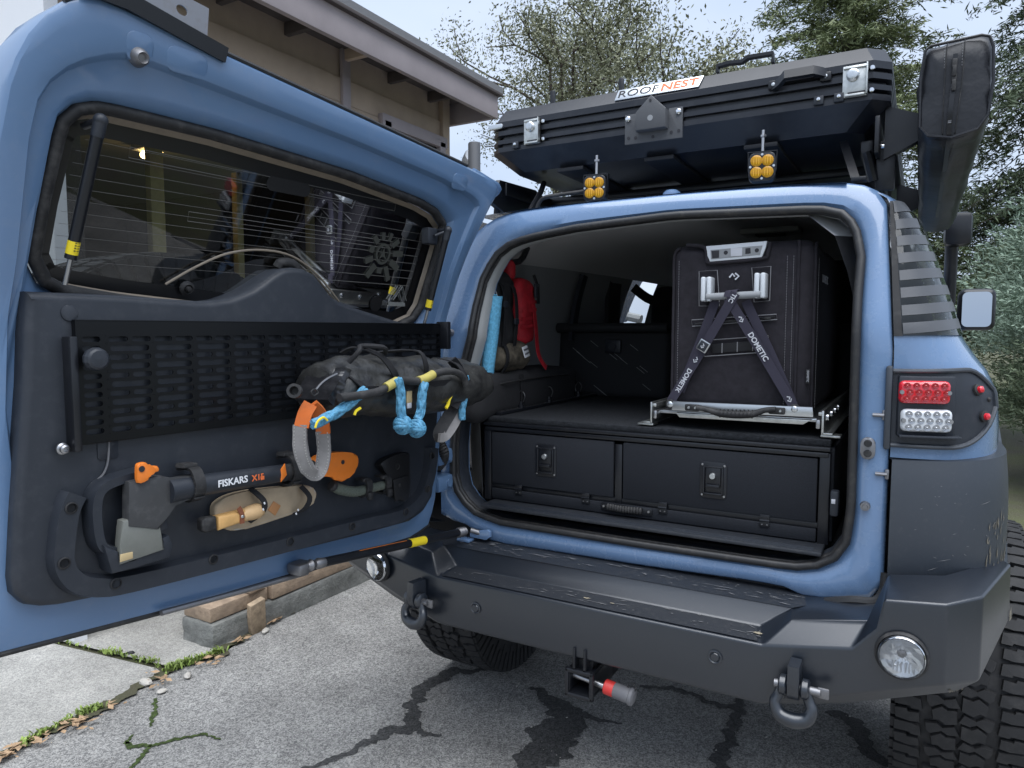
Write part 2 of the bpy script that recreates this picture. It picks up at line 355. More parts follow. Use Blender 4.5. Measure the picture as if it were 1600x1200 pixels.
# weeds along the joints: grass blades and small leaves, nobody could count them
mat('weed', (.20, .27, .06), .7, var=(25, .5)); mat('dead_leaf', (.36, .24, .14), .8, var=(30, .4))
def weeds(name, path, n, spread, h, m, label):
    P, _ = smooth_path([V((*p, 0)) for p in path], [1] * len(path), 12); b = MB()
    for _ in range(n):
        c = random.choice(P) + V((random.gauss(0, spread), random.gauss(0, spread), .004)); a = random.uniform(0, 2 * PI); hh = h * random.uniform(.4, 1.2)
        d = V((math.cos(a), math.sin(a), 0)); s = V((-d.y, d.x, 0)) * random.uniform(.0025, .006); tip = c + d * hh * random.uniform(.4, 1.1) + V((0, 0, hh))
        b.addf([c - s * .5, c + s * .5, (c + tip) / 2 + s + V((0, 0, hh * .2)), tip, (c + tip) / 2 - s + V((0, 0, hh * .2))], [(0, 1, 2, 3, 4)])
    return stuff(tag(build(name, b, m, None, None, 0), label, 'weeds'))
weeds('grass_tuft', [(-1.935, -0.192), (-1.92, -0.118), (-1.917, -0.089), (-1.898, -0.022), (-1.891, 0.039)], 300, .013, .026, 'weed', 'bright green weeds tufted where asphalt meets concrete, below the timber kerb')
weeds('joint_weeds', [(-2.645, -0.27), (-2.629, -0.261), (-2.354, -0.225), (-2.312, -0.215), (-2.265, -0.203), (-2.123, -0.186), (-2.072, -0.177), (-1.995, -0.187)], 190, .010, .020, 'weed', 'thin weeds growing along the joint between two concrete slabs')
weeds('edge_weeds', [(-1.873, -0.787), (-1.892, -0.726), (-1.901, -0.656), (-1.912, -0.562), (-1.901, -0.535), (-1.889, -0.508)], 230, .009, .020, 'weed', 'strip of weeds along the front slab edge beside dead leaves')
b = MB()
for _ in range(150):
    c = V((*random.choice([(-1.88, -0.892), (-1.864, -0.842), (-1.864, -0.812), (-1.858, -0.743), (-1.863, -0.653), (-1.86, -0.49), (-1.857, -0.611), (-1.887, -0.26), (-1.849, -0.043), (-1.913, 0.179), (-1.943, 0.397)]), .007)) + V((random.gauss(0, .025), random.gauss(0, .025), random.uniform(0, .012)))
    Mr = Matrix.Rotation(random.uniform(0, 6), 3, 'Z') @ Matrix.Rotation(random.uniform(-.5, .5), 3, 'X'); l = random.uniform(.008, .026)
    b.addf([c + Mr @ V(q) * l for q in ((-1, 0, 0), (-.2, .42, .12), (1, 0, .2), (-.2, -.42, .12))], [(0, 1, 2, 3)])
stuff(tag(build('dead_leaves', b, 'dead_leaf', None, None, 0), 'scattered brown dead leaves along the edge of the concrete', 'leaves'))
mat('pebble', (.48, .45, .40), .8, var=(30, .2))
for i, (p, r, lb) in enumerate((((-1.917, -0.302), .026, 'pale flat stone in the gap beside the grass tuft'), ((-1.798, -0.311), .016, 'small round tan pebble at the top of the mossy crack'), ((-1.822, -0.179), .020, 'flat whitish chip lying on the asphalt below the weeds'), ((-2.232, -0.17), .015, 'small dark stone in the slab joint'), ((-1.895, 0.295), .020, 'white pebble beside the leaning timber offcut'))):
    b = MB(); b.ball((p[0], p[1], r * .35), (r * 1.3, r * .8, r * .5), Matrix.Rotation(i * 1.3, 3, 'Z'), 10); b.noise(r * .25, 60, i)
    tag(build('stone', b, 'rubber' if i == 3 else 'pebble'), lb, 'stone')
b = MB()
for _ in range(700):
    x, y = random.uniform(-1.9, 1.4), random.uniform(-1.2, 2.4); r = random.choice((.002, .003, .003, .005)); b.addf([(x + r * math.cos(a) * random.uniform(.6, 1.2), y + r * math.sin(a), -.002 + (r if k < 1 else 0)) for k, a in enumerate((0, 0, 1.5, 3, 4.6))], [(0, 1, 2), (0, 2, 3), (0, 3, 4), (0, 4, 1)])
stuff(tag(build('grit', b, 'pebble', None, None, 0), 'fine pale grit scattered over the asphalt driveway', 'grit'))
# ================================================================ timber kerb beside the house
mat('timber', (.36, .265, .185), .9, var=(16, .25), dust=(10, .45, .75, .5, (.16, .12, .09)), bump=(70, .7, .006))
mat('timber_end', (.36, .27, .18), .85, var=(40, .3), bump=(90, .6, .004))
kt = thing('kerb_wall', 'low concrete footing capped with brown timbers beside the driveway', 'kerb', (-2.12, .7, 0))
b = MB(); b.box((-2.055, 1.16, .045), (.22, 2.24, .135), .012); bmesh.ops.subdivide_edges(b.b, edges=[e for e in b.b.edges if e.calc_length() > .08], cuts=5, use_grid_fill=True); b.noise(.009, 14, 2); build('footing', b, 'old_concrete', kt)
b = MB(); b.box((-2.065, .215, .148), (.19, .33, .066), .006); build('timber', b, 'timber', kt)
b = MB(); b.box((-2.05, 1.34, .154), (.20, 1.90, .078), .006); build('timber', b, 'timber', kt)
b = MB(); b.box((-2.22, .60, .22), (.10, .80, .09), .006); build('timber', b, 'timber', kt)
blk = MB(); blk.box((-2.00, .31, .229), (.085, .10, .092), .006, Matrix.Rotation(.08, 3, 'Z')); tag(build('timber_block', blk, 'timber'), 'square brown timber block standing upright on the kerb timber', 'block')
blk = MB(); blk.box((-2.115, .20, .214), (.085, .20, .062), .006, Matrix.Rotation(-.1, 3, 'Z')); tag(build('timber_block', blk, 'timber'), 'low split timber block at the end of the kerb', 'block')
blk = MB(); blk.box((-1.925, .27, .078), (.032, .085, .17), .004, Matrix.Rotation(.18, 3, 'Y') @ Matrix.Rotation(.16, 3, 'X')); tag(build('timber_offcut', blk, 'timber_end'), 'short timber offcut leaning against the concrete footing', 'offcut')
bx = thing('toolbox', 'small black box with red label on the kerb timber', 'box', (-2.0, .50, .193))
b = MB(); b.box((-2.0, .50, .233), (.10, .13, .08), .015); build('case', b, 'plastic', bx)
b = MB(); b.box((-1.965, .433, .235), (.022, .006, .055), .002); build('label_plate', b, 'red_plastic', bx)
b = MB(); b.tube([(-2.0, .455, .273), (-2.0, .46, .295), (-2.0, .54, .295), (-2.0, .545, .273)], .006, 8); build('handle', b, 'plastic', bx)
# ================================================================ house
mat('siding', (.46, .355, .265), .85, var=(5, .08), bump=(80, .25, .003)); mat('fascia', (.36, .31, .31), .75, var=(4, .08), bump=(60, .15, .002))
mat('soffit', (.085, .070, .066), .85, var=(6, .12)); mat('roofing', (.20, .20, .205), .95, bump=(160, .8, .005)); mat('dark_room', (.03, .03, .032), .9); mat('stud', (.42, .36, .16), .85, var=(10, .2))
mat('post_grey', (.10, .105, .11), .85, var=(14, .5), bump=(30, .9, .01))
hs = thing('house', 'brown board-sided house with wide mauve eave fascia and open garage', 'house', (-2.6, 0, 0))
WX = -2.6
b = MB()
for (y0, y1, z0, z1) in ((1.95, 2.82, 0, 3.32), (-.08, 1.95, 2.46, 3.32), (-.16, -.08, 0, 3.32)): b.box((WX - .05, (y0 + y1) / 2, (z0 + z1) / 2), (.1, y1 - y0, z1 - z0))
b.box((-5.1, 2.77, 1.66), (4.9, .1, 3.32)); build('wall', b, 'siding', hs, smooth=0)
b = MB(); b.box((-4.9, -.21, 1.64), (4.7, .06, 3.28)); build('sky_standin_wall', b, 'white', hs, smooth=0)  # added white wall; its pale colour stands in for bright sky there
for z in (2.62, 2.79, 2.95):                                     # siding boards, each lapping the one below
    b = MB(); b.box((WX + .007, 1.35 if z < 2.7 else 1.33, z + .075), (.012, 2.84, .158), .003, Matrix.Rotation(R(1.2), 3, 'Y')); build('siding_board', b, 'siding', hs)
b = MB(); b.box((WX + .022, 1.66, 2.9), (.03, .075, .78), .004); build('trim_board', b, 'fascia', hs)
b = MB(); b.box((WX + .022, 2.79, 2.2), (.05, .09, 2.2), .004); build('corner_board', b, 'siding', hs)
# window
wn = MB(); wy0, wy1, wz0, wz1 = 2.06, 2.73, 1.9, 2.93
for c, d in (((WX + .03, (wy0 + wy1) / 2, wz1), (.05, wy1 - wy0 + .12, .085)), ((WX + .03, wy0, (wz0 + wz1) / 2), (.05, .075, wz1 - wz0)), ((WX + .03, wy1, (wz0 + wz1) / 2), (.05, .075, wz1 - wz0)), ((WX + .035, (wy0 + wy1) / 2, wz0), (.07, wy1 - wy0 + .12, .06))): wn.box(c, d, .004)
wo_ = build('window', wn, 'fascia', hs)
b = MB(); b.box((WX + .012, (wy0 + wy1) / 2, (wz0 + wz1) / 2), (.006, wy1 - wy0, wz1 - wz0)); build('pane', b, 'frit_black', wo_, smooth=0)
# eaves
EX = -2.2; EY = 3.0
b = MB(); b.box((EX - .02, EY / 2 - .15, 3.215), (.04, EY + .3, .175), .004); b.box((-4.7, EY - .02, 3.215), (4.96, .04, .175), .004); build('fascia', b, 'fascia', hs)
b = MB(); b.box((-4.7, EY / 2 - .15, 3.345), (5.06, EY + .36, .05)); build('roof', b, 'roofing', hs, smooth=0)
b = MB(); b.box((EX + .012, EY / 2 - .15, 3.310), (.05, EY + .34, .022), .003); build('drip_edge', b, 'soffit', hs)
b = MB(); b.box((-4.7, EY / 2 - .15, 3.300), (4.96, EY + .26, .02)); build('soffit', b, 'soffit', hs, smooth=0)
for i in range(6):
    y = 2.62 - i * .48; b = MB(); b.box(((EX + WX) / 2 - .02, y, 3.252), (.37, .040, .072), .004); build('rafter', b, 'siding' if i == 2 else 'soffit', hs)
# garage interior behind the opening
b = MB(); b.box((-5.6, .95, 1.3), (.1, 2.2, 2.9)); b.box((-4.1, -.12, 1.3), (3, .08, 2.9)); b.box((-4.1, 2.02, 1.3), (3, .08, 2.9)); build('garage_wall', b, 'dark_room', hs, smooth=0)
b = MB(); b.box((-4.15, .95, 2.62), (2.95, 2.1, .08)); build('garage_ceiling', b, 'trim_mid', hs, smooth=0)
for y, z1, x in ((.62, 2.5, -3.1), (1.32, 2.5, -3.25), (1.88, 2.5, -3.15)):
    b = MB(); b.box((x, y, 1.25), (.05, .085 if y < 1 else .05, 2.5), .003); build('stud', b, 'stud', hs)
lp = thing('garage_lamp', 'small warm lit bulbs in a fixture on the garage ceiling', 'lamp', (-3.3, .74, 2.52))
b = MB(); b.box((-3.3, .74, 2.56), (.26, .10, .04), .01); build('fixture', b, 'trim_grey', lp)
for dx in (-.07, .07):
    b = MB(); b.ball((-3.3 + dx, .74, 2.515), .024, None, 10); build('bulb', b, 'lamp_glow', lp)
fl = thing('flood_lamp', 'white flood lamp on the house corner', 'lamp', (-2.5, 2.85, 2.68))
b = MB(); b.lathe([(.02, -.05), (.05, 0), (.055, .09), (.05, .1)], (-2.40, 2.86, 2.79), (.75, -.6, .25)); build('shade', b, 'white', fl)
b = MB(); b.cyl((-2.57, 2.80, 2.72), (-2.42, 2.87, 2.78), .016); b.box((-2.56, 2.80, 2.70), (.05, .05, .08), .008); build('mount', b, 'trim_grey', fl)
# ================================================================ trees
mat('bark', (.075, .060, .048), .95, bump=(40, 1, .02)); mat('bark_light', (.16, .14, .12), .95, bump=(40, 1, .02))
mat('leaf_olive', (.14, .155, .085), .6, var=(3, .4), col2=(.25, .255, .16)); mat('needle', (.085, .12, .05), .65, var=(4, .4), col2=(.20, .225, .10))
mat('juniper', (.13, .19, .13), .7, var=(3.5, .4), col2=(.27, .35, .27)); mat('needle_dark', (.065, .095, .055), .65, var=(4, .4), col2=(.145, .18, .10))
def card_mesh(name, C, A, S, m, parent):
    """leaf-sized four-sided blades: centres C, half-length vectors A, half-width vectors S"""
    n = len(C); v = np.empty((n, 4, 3)); v[:, 0] = C - A; v[:, 1] = C + S - A * .1; v[:, 2] = C + A; v[:, 3] = C - S - A * .1
    me = bpy.data.meshes.new(name); off = np.array(world_of(parent).translation)
    me.vertices.add(n * 4); me.vertices.foreach_set('co', (v.reshape(-1, 3) - off).astype(np.float32).ravel())
    me.loops.add(n * 4); me.loops.foreach_set('vertex_index', np.arange(n * 4, dtype=np.int32))
    me.polygons.add(n); me.polygons.foreach_set('loop_start', np.arange(0, n * 4, 4, dtype=np.int32)); me.update(calc_edges=True); me.validate()
    me.materials.append(MATS[m]); o = bpy.data.objects.new(name, me); COL.objects.link(o); o.parent = parent; return o
def unit(a): return a / np.maximum(1e-9, np.linalg.norm(a, axis=-1, keepdims=True))
def broadleaf(name, label, loc, h, rad, leaves, lsize, m, seed):
    global rng
    r_ = np.random.default_rng(seed); random.seed(seed); t = thing(name, label, 'tree', loc); b = MB(); tips = []
    def grow(p, d, ln, r, k):
        q = p + d * ln; mid = (p + q) / 2 + V((random.gauss(0, 1), random.gauss(0, 1), 0)) * ln * .06
        b.tube([p, mid, q], [r, r * .85, r * .68], 6)
        if k >= 2: tips.append((p, q))
        if k == 5: return
        for _ in range(3 if k < 3 else 2):
            dd = (d + V((random.gauss(0, 1), random.gauss(0, 1), random.gauss(.12, .6))) * .62).normalized(); grow(q, dd, ln * random.uniform(.62, .86), r * .6, k + 1)
    grow(V(loc), V((.03, .02, 1)), h * .27, h * .018, 0); build('trunk', b, 'bark', t, smooth=60)
    T = np.array([[*a, *c] for a, c in tips]); i = r_.integers(0, len(T), leaves); f = r_.random((leaves, 1))
    C = T[i, :3] * (1 - f) + T[i, 3:] * f + r_.normal(0, h * .022, (leaves, 3))
    A = unit(r_.normal(0, 1, (leaves, 3)) + [0, 0, .3]); S = unit(np.cross(A, r_.normal(0, 1, (leaves, 3)))); s = lsize * r_.uniform(.6, 1.3, (leaves, 1))
    card_mesh('crown', C, A * s, S * s * .4, m, t); return t
def conifer(name, label, loc, h, rad, m, seed, z0=.1, whorls=44, per=11, spray=34, droop=.35, nl=.05, shape=1.0):
    r_ = np.random.default_rng(seed); t = thing(name, label, 'tree', loc); b = MB(); x, y, z = loc
    b.tube([(x, y, z), (x + .05, y, z + h * .5), (x, y + .05, z + h)], [h * .02, h * .012, .015], 8); Cs, As, Ss = [], [], []
    for w in range(whorls):
        f = ((w + r_.random()) / whorls) ** 1.25; zz = z + h * (z0 + (1 - z0) * f); ln0 = rad * (1 - f) ** shape * (1 if f > .02 else .8) + .12
        for k in range(per):
            a = r_.uniform(0, 2 * PI); ln = ln0 * r_.uniform(.55, 1.12); d = np.array([math.cos(a), math.sin(a), 0]); sd = np.array([-d[1], d[0], 0])
            p0 = np.array([x, y, zz]); lift = r_.uniform(.1, .45)
            def P(s): return p0 + d * ln * s + np.array([0, 0, 1]) * ln * (lift * s - droop * 1.6 * s * s)
            b.tube([P(0), P(.5), P(1)], [.011, .007, .002], 4, caps=False)
            n = int(spray * (.35 + ln / max(rad, .1))); s = r_.uniform(.12, 1.05, n)
            base = np.stack([P(q) for q in s]); side = r_.choice([-1, 1], n)[:, None]; wd = .30 * ln * (1.08 - s)[:, None] * r_.uniform(.1, 1, (n, 1))
            tw = base + sd * side * wd + d * wd * .6 + np.array([0, 0, -1]) * wd * r_.uniform(.0, .5, (n, 1))
            ax = unit(sd * side * .8 + d * .7 + r_.normal(0, .45, (n, 3)) + [0, 0, -.15])
            for off in range(3):
                Cs.append(tw + r_.normal(0, nl * .8, (n, 3))); As.append(unit(ax + r_.normal(0, .4, (n, 3))) * nl * r_.uniform(.7, 1.5, (n, 1))); Ss.append(unit(np.cross(ax, r_.normal(0, 1, (n, 3)))) * nl * .23)
    build('trunk', b, 'bark', t, smooth=60); card_mesh('crown', np.concatenate(Cs), np.concatenate(As), np.concatenate(Ss), m, t); return t
broadleaf('oak_tree', 'airy small-leaved grey-green tree beyond the house corner', (-3.7, 8.2, 0), 7.6, 2, 52000, .030, 'leaf_olive', 11)
conifer('cedar_tree', 'tall green cedar rising straight behind the roof tent', (-.35, 10.5, 0), 10.5, 2.6, 'needle', 5, z0=.12, per=15, spray=80, droop=.20, nl=.048)
conifer('cedar_tree', 'drooping dark cedar beside the black awning bag', (2.75, 9.4, 0), 11.5, 2.3, 'needle_dark', 9, z0=.16, per=15, spray=80, droop=.36, nl=.048)
# juniper: feathery grey-green sprays piled on an uneven mound
def juniper(label, loc, rad, h, seed, n=900, m='juniper'):
    r_ = np.random.default_rng(seed); t = thing('juniper_bush', label, 'bush', loc); b = MB(); Cs, As, Ss = [], [], []; x, y, z = loc
    for k in range(n):
        a = r_.uniform(0, 2 * PI); e = math.asin(r_.uniform(-.25, 1)); rr = r_.uniform(.35, 1.1) ** .6; d = np.array([math.cos(a) * math.cos(e), math.sin(a) * math.cos(e), math.sin(e)])
        bump = 1 + .16 * math.sin(3 * a + seed) * math.cos(4 * e); p = np.array([x, y, z + h * .55]) + d * np.array([rad, rad, h * .48]) * rr * bump; out = unit(d * [1, 1, .35] + [0, 0, .28] + r_.normal(0, .25, 3))
        m_ = 26; s = r_.random((m_, 1)) * .30; Cs.append(p + out * s + r_.normal(0, .035, (m_, 3)) * (1.1 - s * 2.6)); As.append(unit(out + r_.normal(0, .55, (m_, 3))) * .030 * r_.uniform(.6, 1.4, (m_, 1))); Ss.append(unit(np.cross(As[-1], r_.normal(0, 1, (m_, 3)))) * .0075)
    for k in range(7):
        a = k * .9; b.tube([(x + .1 * math.cos(a), y + .1 * math.sin(a), z), (x + .3 * rad * math.cos(a), y + .3 * rad * math.sin(a), z + h * .4), (x + .6 * rad * math.cos(a), y + .6 * rad * math.sin(a), z + h * .7)], [.05, .035, .012], 6)
    build('stems', b, 'bark', t, smooth=60); card_mesh('foliage', np.concatenate(Cs), np.concatenate(As), np.concatenate(Ss), m, t)
juniper('feathery grey-green juniper beside the side mirror', (2.62, 6.6, 0), 1.25, 2.75, 3, 2300)
juniper('added low bush standing in for the dark shade under the grey-green juniper', (2.45, 6.0, -.1), .95, 1.45, 6, 1500, 'needle_dark')  # added bush; its dark foliage stands for shade below the juniper overhang
# ================================================================ the car
suv = thing('suv', 'dusty blue off-road SUV seen from behind with its rear door swung open', 'car', (.02, 1.2, 0))
CX = .02
def mir(p): return V((2 * CX - p[0], p[1], p[2]))
# ---- rear opening and rear frame
open_l = [(-0.595, 0.944), (-0.596, 1.044), (-0.574, 1.266), (-0.521, 1.439), (-0.517, 1.525)]
open_t = [(-0.517, 1.525), (-0.503, 1.633), (-0.465, 1.703), (-0.409, 1.742), (-0.315, 1.759), (-0.18, 1.775), (0.131, 1.79), (0.536, 1.774), (0.592, 1.757)]
open_r = [(0.592, 1.757), (0.627, 1.722), (0.645, 1.639), (0.643, 1.54), (0.646, 1.147), (0.647, 0.981), (0.638, 0.898)]
open_b = [(0.638, 0.898), (0.613, 0.854), (0.568, 0.825), (0.512, 0.812), (0.08, 0.808), (-0.41, 0.809), (-0.511, 0.831), (-0.574, 0.879), (-0.595, 0.944)]
NS = 26
OP = loop4((open_l, open_t, open_r, open_b), NS)
out_l = [(-.655, .80), (-.655, 1.25), (-.64, 1.5), (-.60, 1.75)]
out_t = [(-.60, 1.75), (-.56, 1.80), (-.50, 1.834), (-.42, 1.852), (-.2, 1.857), (.1, 1.858), (.45, 1.852), (.60, 1.843)]
out_r = [(.60, 1.843), (.668, 1.826), (.698, 1.775), (.728, 1.40), (.728, .80)]
out_b = [(.728, .80), (.722, .768), (.70, .757)] + [(0.677, 0.752), (0.594, 0.733), (0.518, 0.732), (0.508, 0.748), (0.414, 0.751), (0.273, 0.746), (0.081, 0.74), (-0.242, 0.736), (-0.435, 0.732)] + [(-.56, .782), (-.62, .785), (-.655, .80)]
OU = loop4((out_l, out_t, out_r, out_b), NS)
def ring(lo, hi, t, dy): return [V((a[0] + (c[0] - a[0]) * t, yr(a[1] + (c[1] - a[1]) * t) + dy, a[1] + (c[1] - a[1]) * t)) for a, c in zip(lo, hi)]
b = MB()
b.loft([ring(OP, OU, -.06, .10), ring(OP, OU, -.03, .035), ring(OP, OU, .0, .022), ring(OP, OU, .12, .016), ring(OP, OU, .26, .002), ring(OP, OU, .5, .0), ring(OP, OU, .86, .002), ring(OP, OU, .97, .010), ring(OP, OU, 1, .024), ring(OP, OU, 1.0, .09)])
frame_o = build('rear_frame', b, 'paint', suv, smooth=50)
# hanging bracket under the sill and hinges on the pillar
b = MB(); b.prism([(-.048, 0), (.048, 0), (.028, -.05), (-.028, -.05)], lambda x, y, h: V((.16 + x * .8, .012 + h, .778 + y * .6)), 0, .02, .002); build('sill_bracket', b, 'paint', suv)
b = MB(); b.box((.1, .16, .74), (1.45, .25, .09)); build('rear_crossmember', b, 'tent_deck', suv, smooth=0)
for z in (1.02, .93):
    b = MB(); b.box((-.625, -.045, z), (.07, .09, .055), .012); b.cyl((-.628, -.095, z - .04), (-.628, -.095, z + .04), .014); b.cyl((-.60, -.03, z), (-.585, -.03, z), .014); build('hinge', b, 'paint_inner', suv)
for (x, z) in ((-0.599, 1.439), (-0.642, 1.04), (-0.645, 0.99), (0.679, 1.001)):
    b = MB(); b.cyl((x, .004 + yr(z), z), (x, -.012 + yr(z), z), .013, .011, 12); b.cyl((x, -.011 + yr(z), z), (x, -.016 + yr(z), z), .007, .006, 8); build('bolt', b, 'steel_dull', suv)
# striker, bump stop, pins on the right pillar
x, z = (0.68, 1.15)
b = MB(); b.prism(rrect(0, 0, .034, .056, .016, 5), lambda a, c, h: V((x + a, -h, z + c)), .0, .008, .002); st = build('door_switch', b, 'steel_dull', suv)
for dz in (.013, -.013):
    b = MB(); b.cyl((x, -.006, z + dz), (x, -.016, z + dz), .010, .008, 14); build('button', b, 'rubber', st)
for (x, z) in ((0.7, 1.236), (0.711, 1.087)):
    b = MB(); b.tube([(x - .012, -.004, z), (x + .014, -.004, z)], .0048, 8); b.box((x + .014, .001, z), (.010, .010, .026), .003); build('pin', b, 'steel_dull', suv)
# dark plastic foot below the right pillar
b = MB(); b.tube([(0.595, -0.01, 0.736), (0.656, -0.02, 0.755), (0.707, -0.015, 0.76), (0.727, 0, 0.784), (0.731, 0.01, 0.831)], .012, 8, sub=4); build('drain_trim', b, 'seal', suv)
# weatherstrip
b = MB(); b.tube([p for p in ring(OP, OU, -.01, .002)], .0115, 10, closed=True); b.tube([p for p in ring(OP, OU, -.055, .020)], .009, 8, closed=True); ws = build('weatherstrip', b, 'seal', suv)
# ---- quarter panels, corner glass and roof
ZS = [.74, 1.0, 1.15, 1.22, 1.29, 1.345, 1.39, 1.44, 1.55, 1.65, 1.74, 1.775, 1.812, 1.836]
XS = [.955, .972, .975, .975, .966, .942, .908, .878, .845, .812, .775, .748, .695, .62]
def xs(z): return float(np.interp(z, ZS, XS))
def xin(z): return min(.730 - max(0, z - 1.4) * .07, xs(z) - .03)
def qp(z, s, off=0):
    """point on the right quarter: s 0..1 round the corner, above 1 forward along the side"""
    def raw(z, s):
        q = min(s, 1); a = q * PI / 2; bb = .30
        return V((xin(z) + (xs(z) - xin(z)) * math.sin(a) ** .85, yr(z) + .008 + bb * (1 - math.cos(a) ** .72) + max(0, s - 1) * 1.9, z))
    p = raw(z, s)
    if off:
        tz = raw(min(z + .01, 1.835), s) - raw(z - .01, s); ts = raw(z, min(s + .02, 2)) - raw(z, max(s - .02, 0)); n = ts.cross(tz)
        if n.length > 1e-9: p = p + n.normalized() * off
    return p
z0, z1 = 1.130, 1.832
def qz(v): return z0 + (z1 - z0) * v
sv = [0, .06, .12, .2, .3, .4, .5, .6, .7, .8, .9, 1, 1.1, 1.2, 1.35, 1.5, 1.75, 2]
zv = [1.130, 1.15, 1.2, 1.25, 1.3, 1.345, 1.38, 1.41, 1.437, 1.5, 1.55, 1.6, 1.65, 1.7, 1.74, 1.775, 1.79, 1.805, 1.82, 1.832]
for side in (1, -1):
    b = MB(); fn = (lambda u, v: qp(zv[round(v * (len(zv) - 1))], sv[round(u * (len(sv) - 1))])) if side > 0 else (lambda u, v: mir(qp(zv[round(v * (len(zv) - 1))], sv[round(u * (len(sv) - 1))])))
    b.grid(fn, len(sv) - 1, len(zv) - 1, lambda u, v: zv[int(v * (len(zv) - 1))] >= 1.43 and zv[int(v * (len(zv) - 1))] < 1.77 and .05 < sv[int(u * (len(sv) - 1))] < 1.3)
    b.loft([[fn(i / (len(sv) - 1), 0) for i in range(len(sv))], [fn(i / (len(sv) - 1), 0) + V((-.04 * side, .03, 0)) for i in range(len(sv))]], closed=False)
    build('quarter_panel', b, 'paint', suv, smooth=50)
def qpatch(s0, s1, za, zb, off, ns, nz, side=1):
    def f(u, v):
        s = s0 + (s1 - s0) * u; zl = za(s) if callable(za) else za; zh = zb(s) if callable(zb) else zb
        p = qp(zl + (zh - zl) * v, s, off); return p if side > 0 else mir(p)
    b = MB(); b.grid(f, ns, nz); return b
gl = build('corner_window', qpatch(.055, 1.36, 1.434, 1.779, .004, 26, 12), 'glass_side', suv)
for k in range(8):                                               # printed bands across the glass
    za = 1.438 + k * .0440; zb = za + .0255 if k < 7 else 1.777
    build('printed_band', qpatch(.06, .99 - .075 * k if k else .95, lambda s, a=za: a + .014 * min(1, s * 1.3), lambda s, c=zb: min(1.778, c + .014 * min(1, s * 1.3)), .0060, 12, 2), 'frit', gl)
build('pillar_liner', qpatch(.05, .62, 1.43, 1.778, -.035, 10, 8), 'trim_grey', suv)
b = qpatch(.0, .055, 1.434, 1.779, .004, 2, 8); build('window_gap', b, 'rubber', gl)
b = MB()
for za in (1.64, 1.67, 1.70, 1.73, 1.755):
    for k in range(4): b.grid(lambda u, v, za=za, k=k: qp(za + .010 * v, .62 + .09 * k + .05 * u, .0052), 2, 1)
build('slotted_panel', b, 'frit_black', gl, smooth=0)
build('corner_window', qpatch(.06, 1.36, 1.436, 1.777, .004, 14, 8, -1), 'glass_side', suv)
# roof
def roof(u, v):
    x = CX + (v * 2 - 1) * .58; e = abs(v * 2 - 1); return V((x, .125 + u * 2.6 - .02 * (e ** 3) * (1 - u), 1.857 + .018 * math.sin(min(1, u * 1.4) * PI / 2) - .018 * e ** 3))
b = MB(); b.grid(roof, 14, 20); build('roof', b, 'paint', suv, smooth=60)
b = MB(); b.lathe([(.028, 0), (.027, .012), (.018, .020), (.002, .022)], (.10, .19, 1.860), (0, 0, 1)); build('roof_camera', b, 'paint', suv)
# ---- tail lamp panel on the right corner
def s_at(x, z):
    return min((abs(qp(z, k / 400).x - x), k / 400) for k in range(400))[1]
top = lambda s: 1.348 if s < .45 else 1.348 - .05 * ((s - .45) / .22) ** 2.2
bot = lambda s: 1.163 if s < .3 else 1.163 + .095 * ((s - .3) / .37) ** 2
tp = build('tail_lamp_panel', qpatch(.0, .665, bot, top, .010, 24, 8), 'plastic', suv)
b = MB(); pth = [qp(bot(s), s, .012) for s in np.linspace(0, .665, 16)] + [qp(z, .675, .012) for z in np.linspace(bot(.665), top(.665), 5)] + [qp(top(s), s, .012) for s in np.linspace(.665, 0, 16)]
b.tube(pth, .006, 8); build('bezel', b, 'cladding', tp)
b = MB(); b.box((.722, -.004, 1.256), (.016, .018, .21), .006); build('edge_strip', b, 'cladding', tp)
ra = R(13); Mr = Matrix.Rotation(ra, 3, 'Z'); lx = V((math.cos(ra), math.sin(ra), 0)); ln_ = V((math.sin(ra), -math.cos(ra), 0))
def lamp(name, ctr, m_lens, m_led, w, h):
    c = V(ctr); b = MB(); b.box(c, (w, .026, h), .012, Mr, 3); o = build(name, b, m_lens, tp)
    for r_ in range(3):
        for k in range(5):
            p = c + lx * ((k - 2) * w * .178 + (.006 if r_ == 1 else 0)) + V((0, 0, (1 - r_) * h * .285)) + ln_ * .012
            b = MB(); b.lathe([(.0082, 0), (.0080, .0025), (.0055, .0015), (.0050, .0030), (.0025, .0026), (.001, .0040)], p, ln_, 12); build('led_cup', b, m_led, o)
    for sx in (-1, 1):
        b = MB(); p = c + lx * sx * w * .455 + ln_ * .011; b.cyl(p, p + ln_ * .004, .006, .005, 10); build('screw', b, 'steel', o)
    return o
sl = s_at(.795, 1.29)
b = MB(); cL = V((.802, -.004, 1.262)); b.box(cL + V((-.0, .012, 0)), (.125, .02, .152), .006, Mr); build('lamp_base', b, 'plastic', tp)
lamp('red_lamp', cL + V((-.004, -.004, .036)), 'lens_red', 'led_red', .112, .056)
lamp('clear_lamp', cL + V((.002, -.004, -.033)), 'lens_clear', 'led_clear', .112, .056)
b = MB(); b.box(cL + lx * .01 + V((0, -.004, -.072)), (.135, .03, .006), .002, Mr); build('lamp_ledge', b, 'plastic', tp)
for z, s in ((1.300, .50), (1.237, .53)):
    p = qp(z, s, .010); nn = (qp(z, s, .02) - p).normalized(); b = MB(); b.lathe([(.014, 0), (.014, .006), (.010, .008)], p, nn, 16); o = build('marker_lamp', b, 'rubber', tp)
    b = MB(); b.lathe([(.009, .006), (.008, .014), (.003, .017), (.001, .0175)], p, nn, 14); build('lens', b, 'lens_red', o)
p = qp(1.277, .60, .010); b = MB(); b.ball(p, .006, None, 8); build('plug', b, 'rubber', tp)
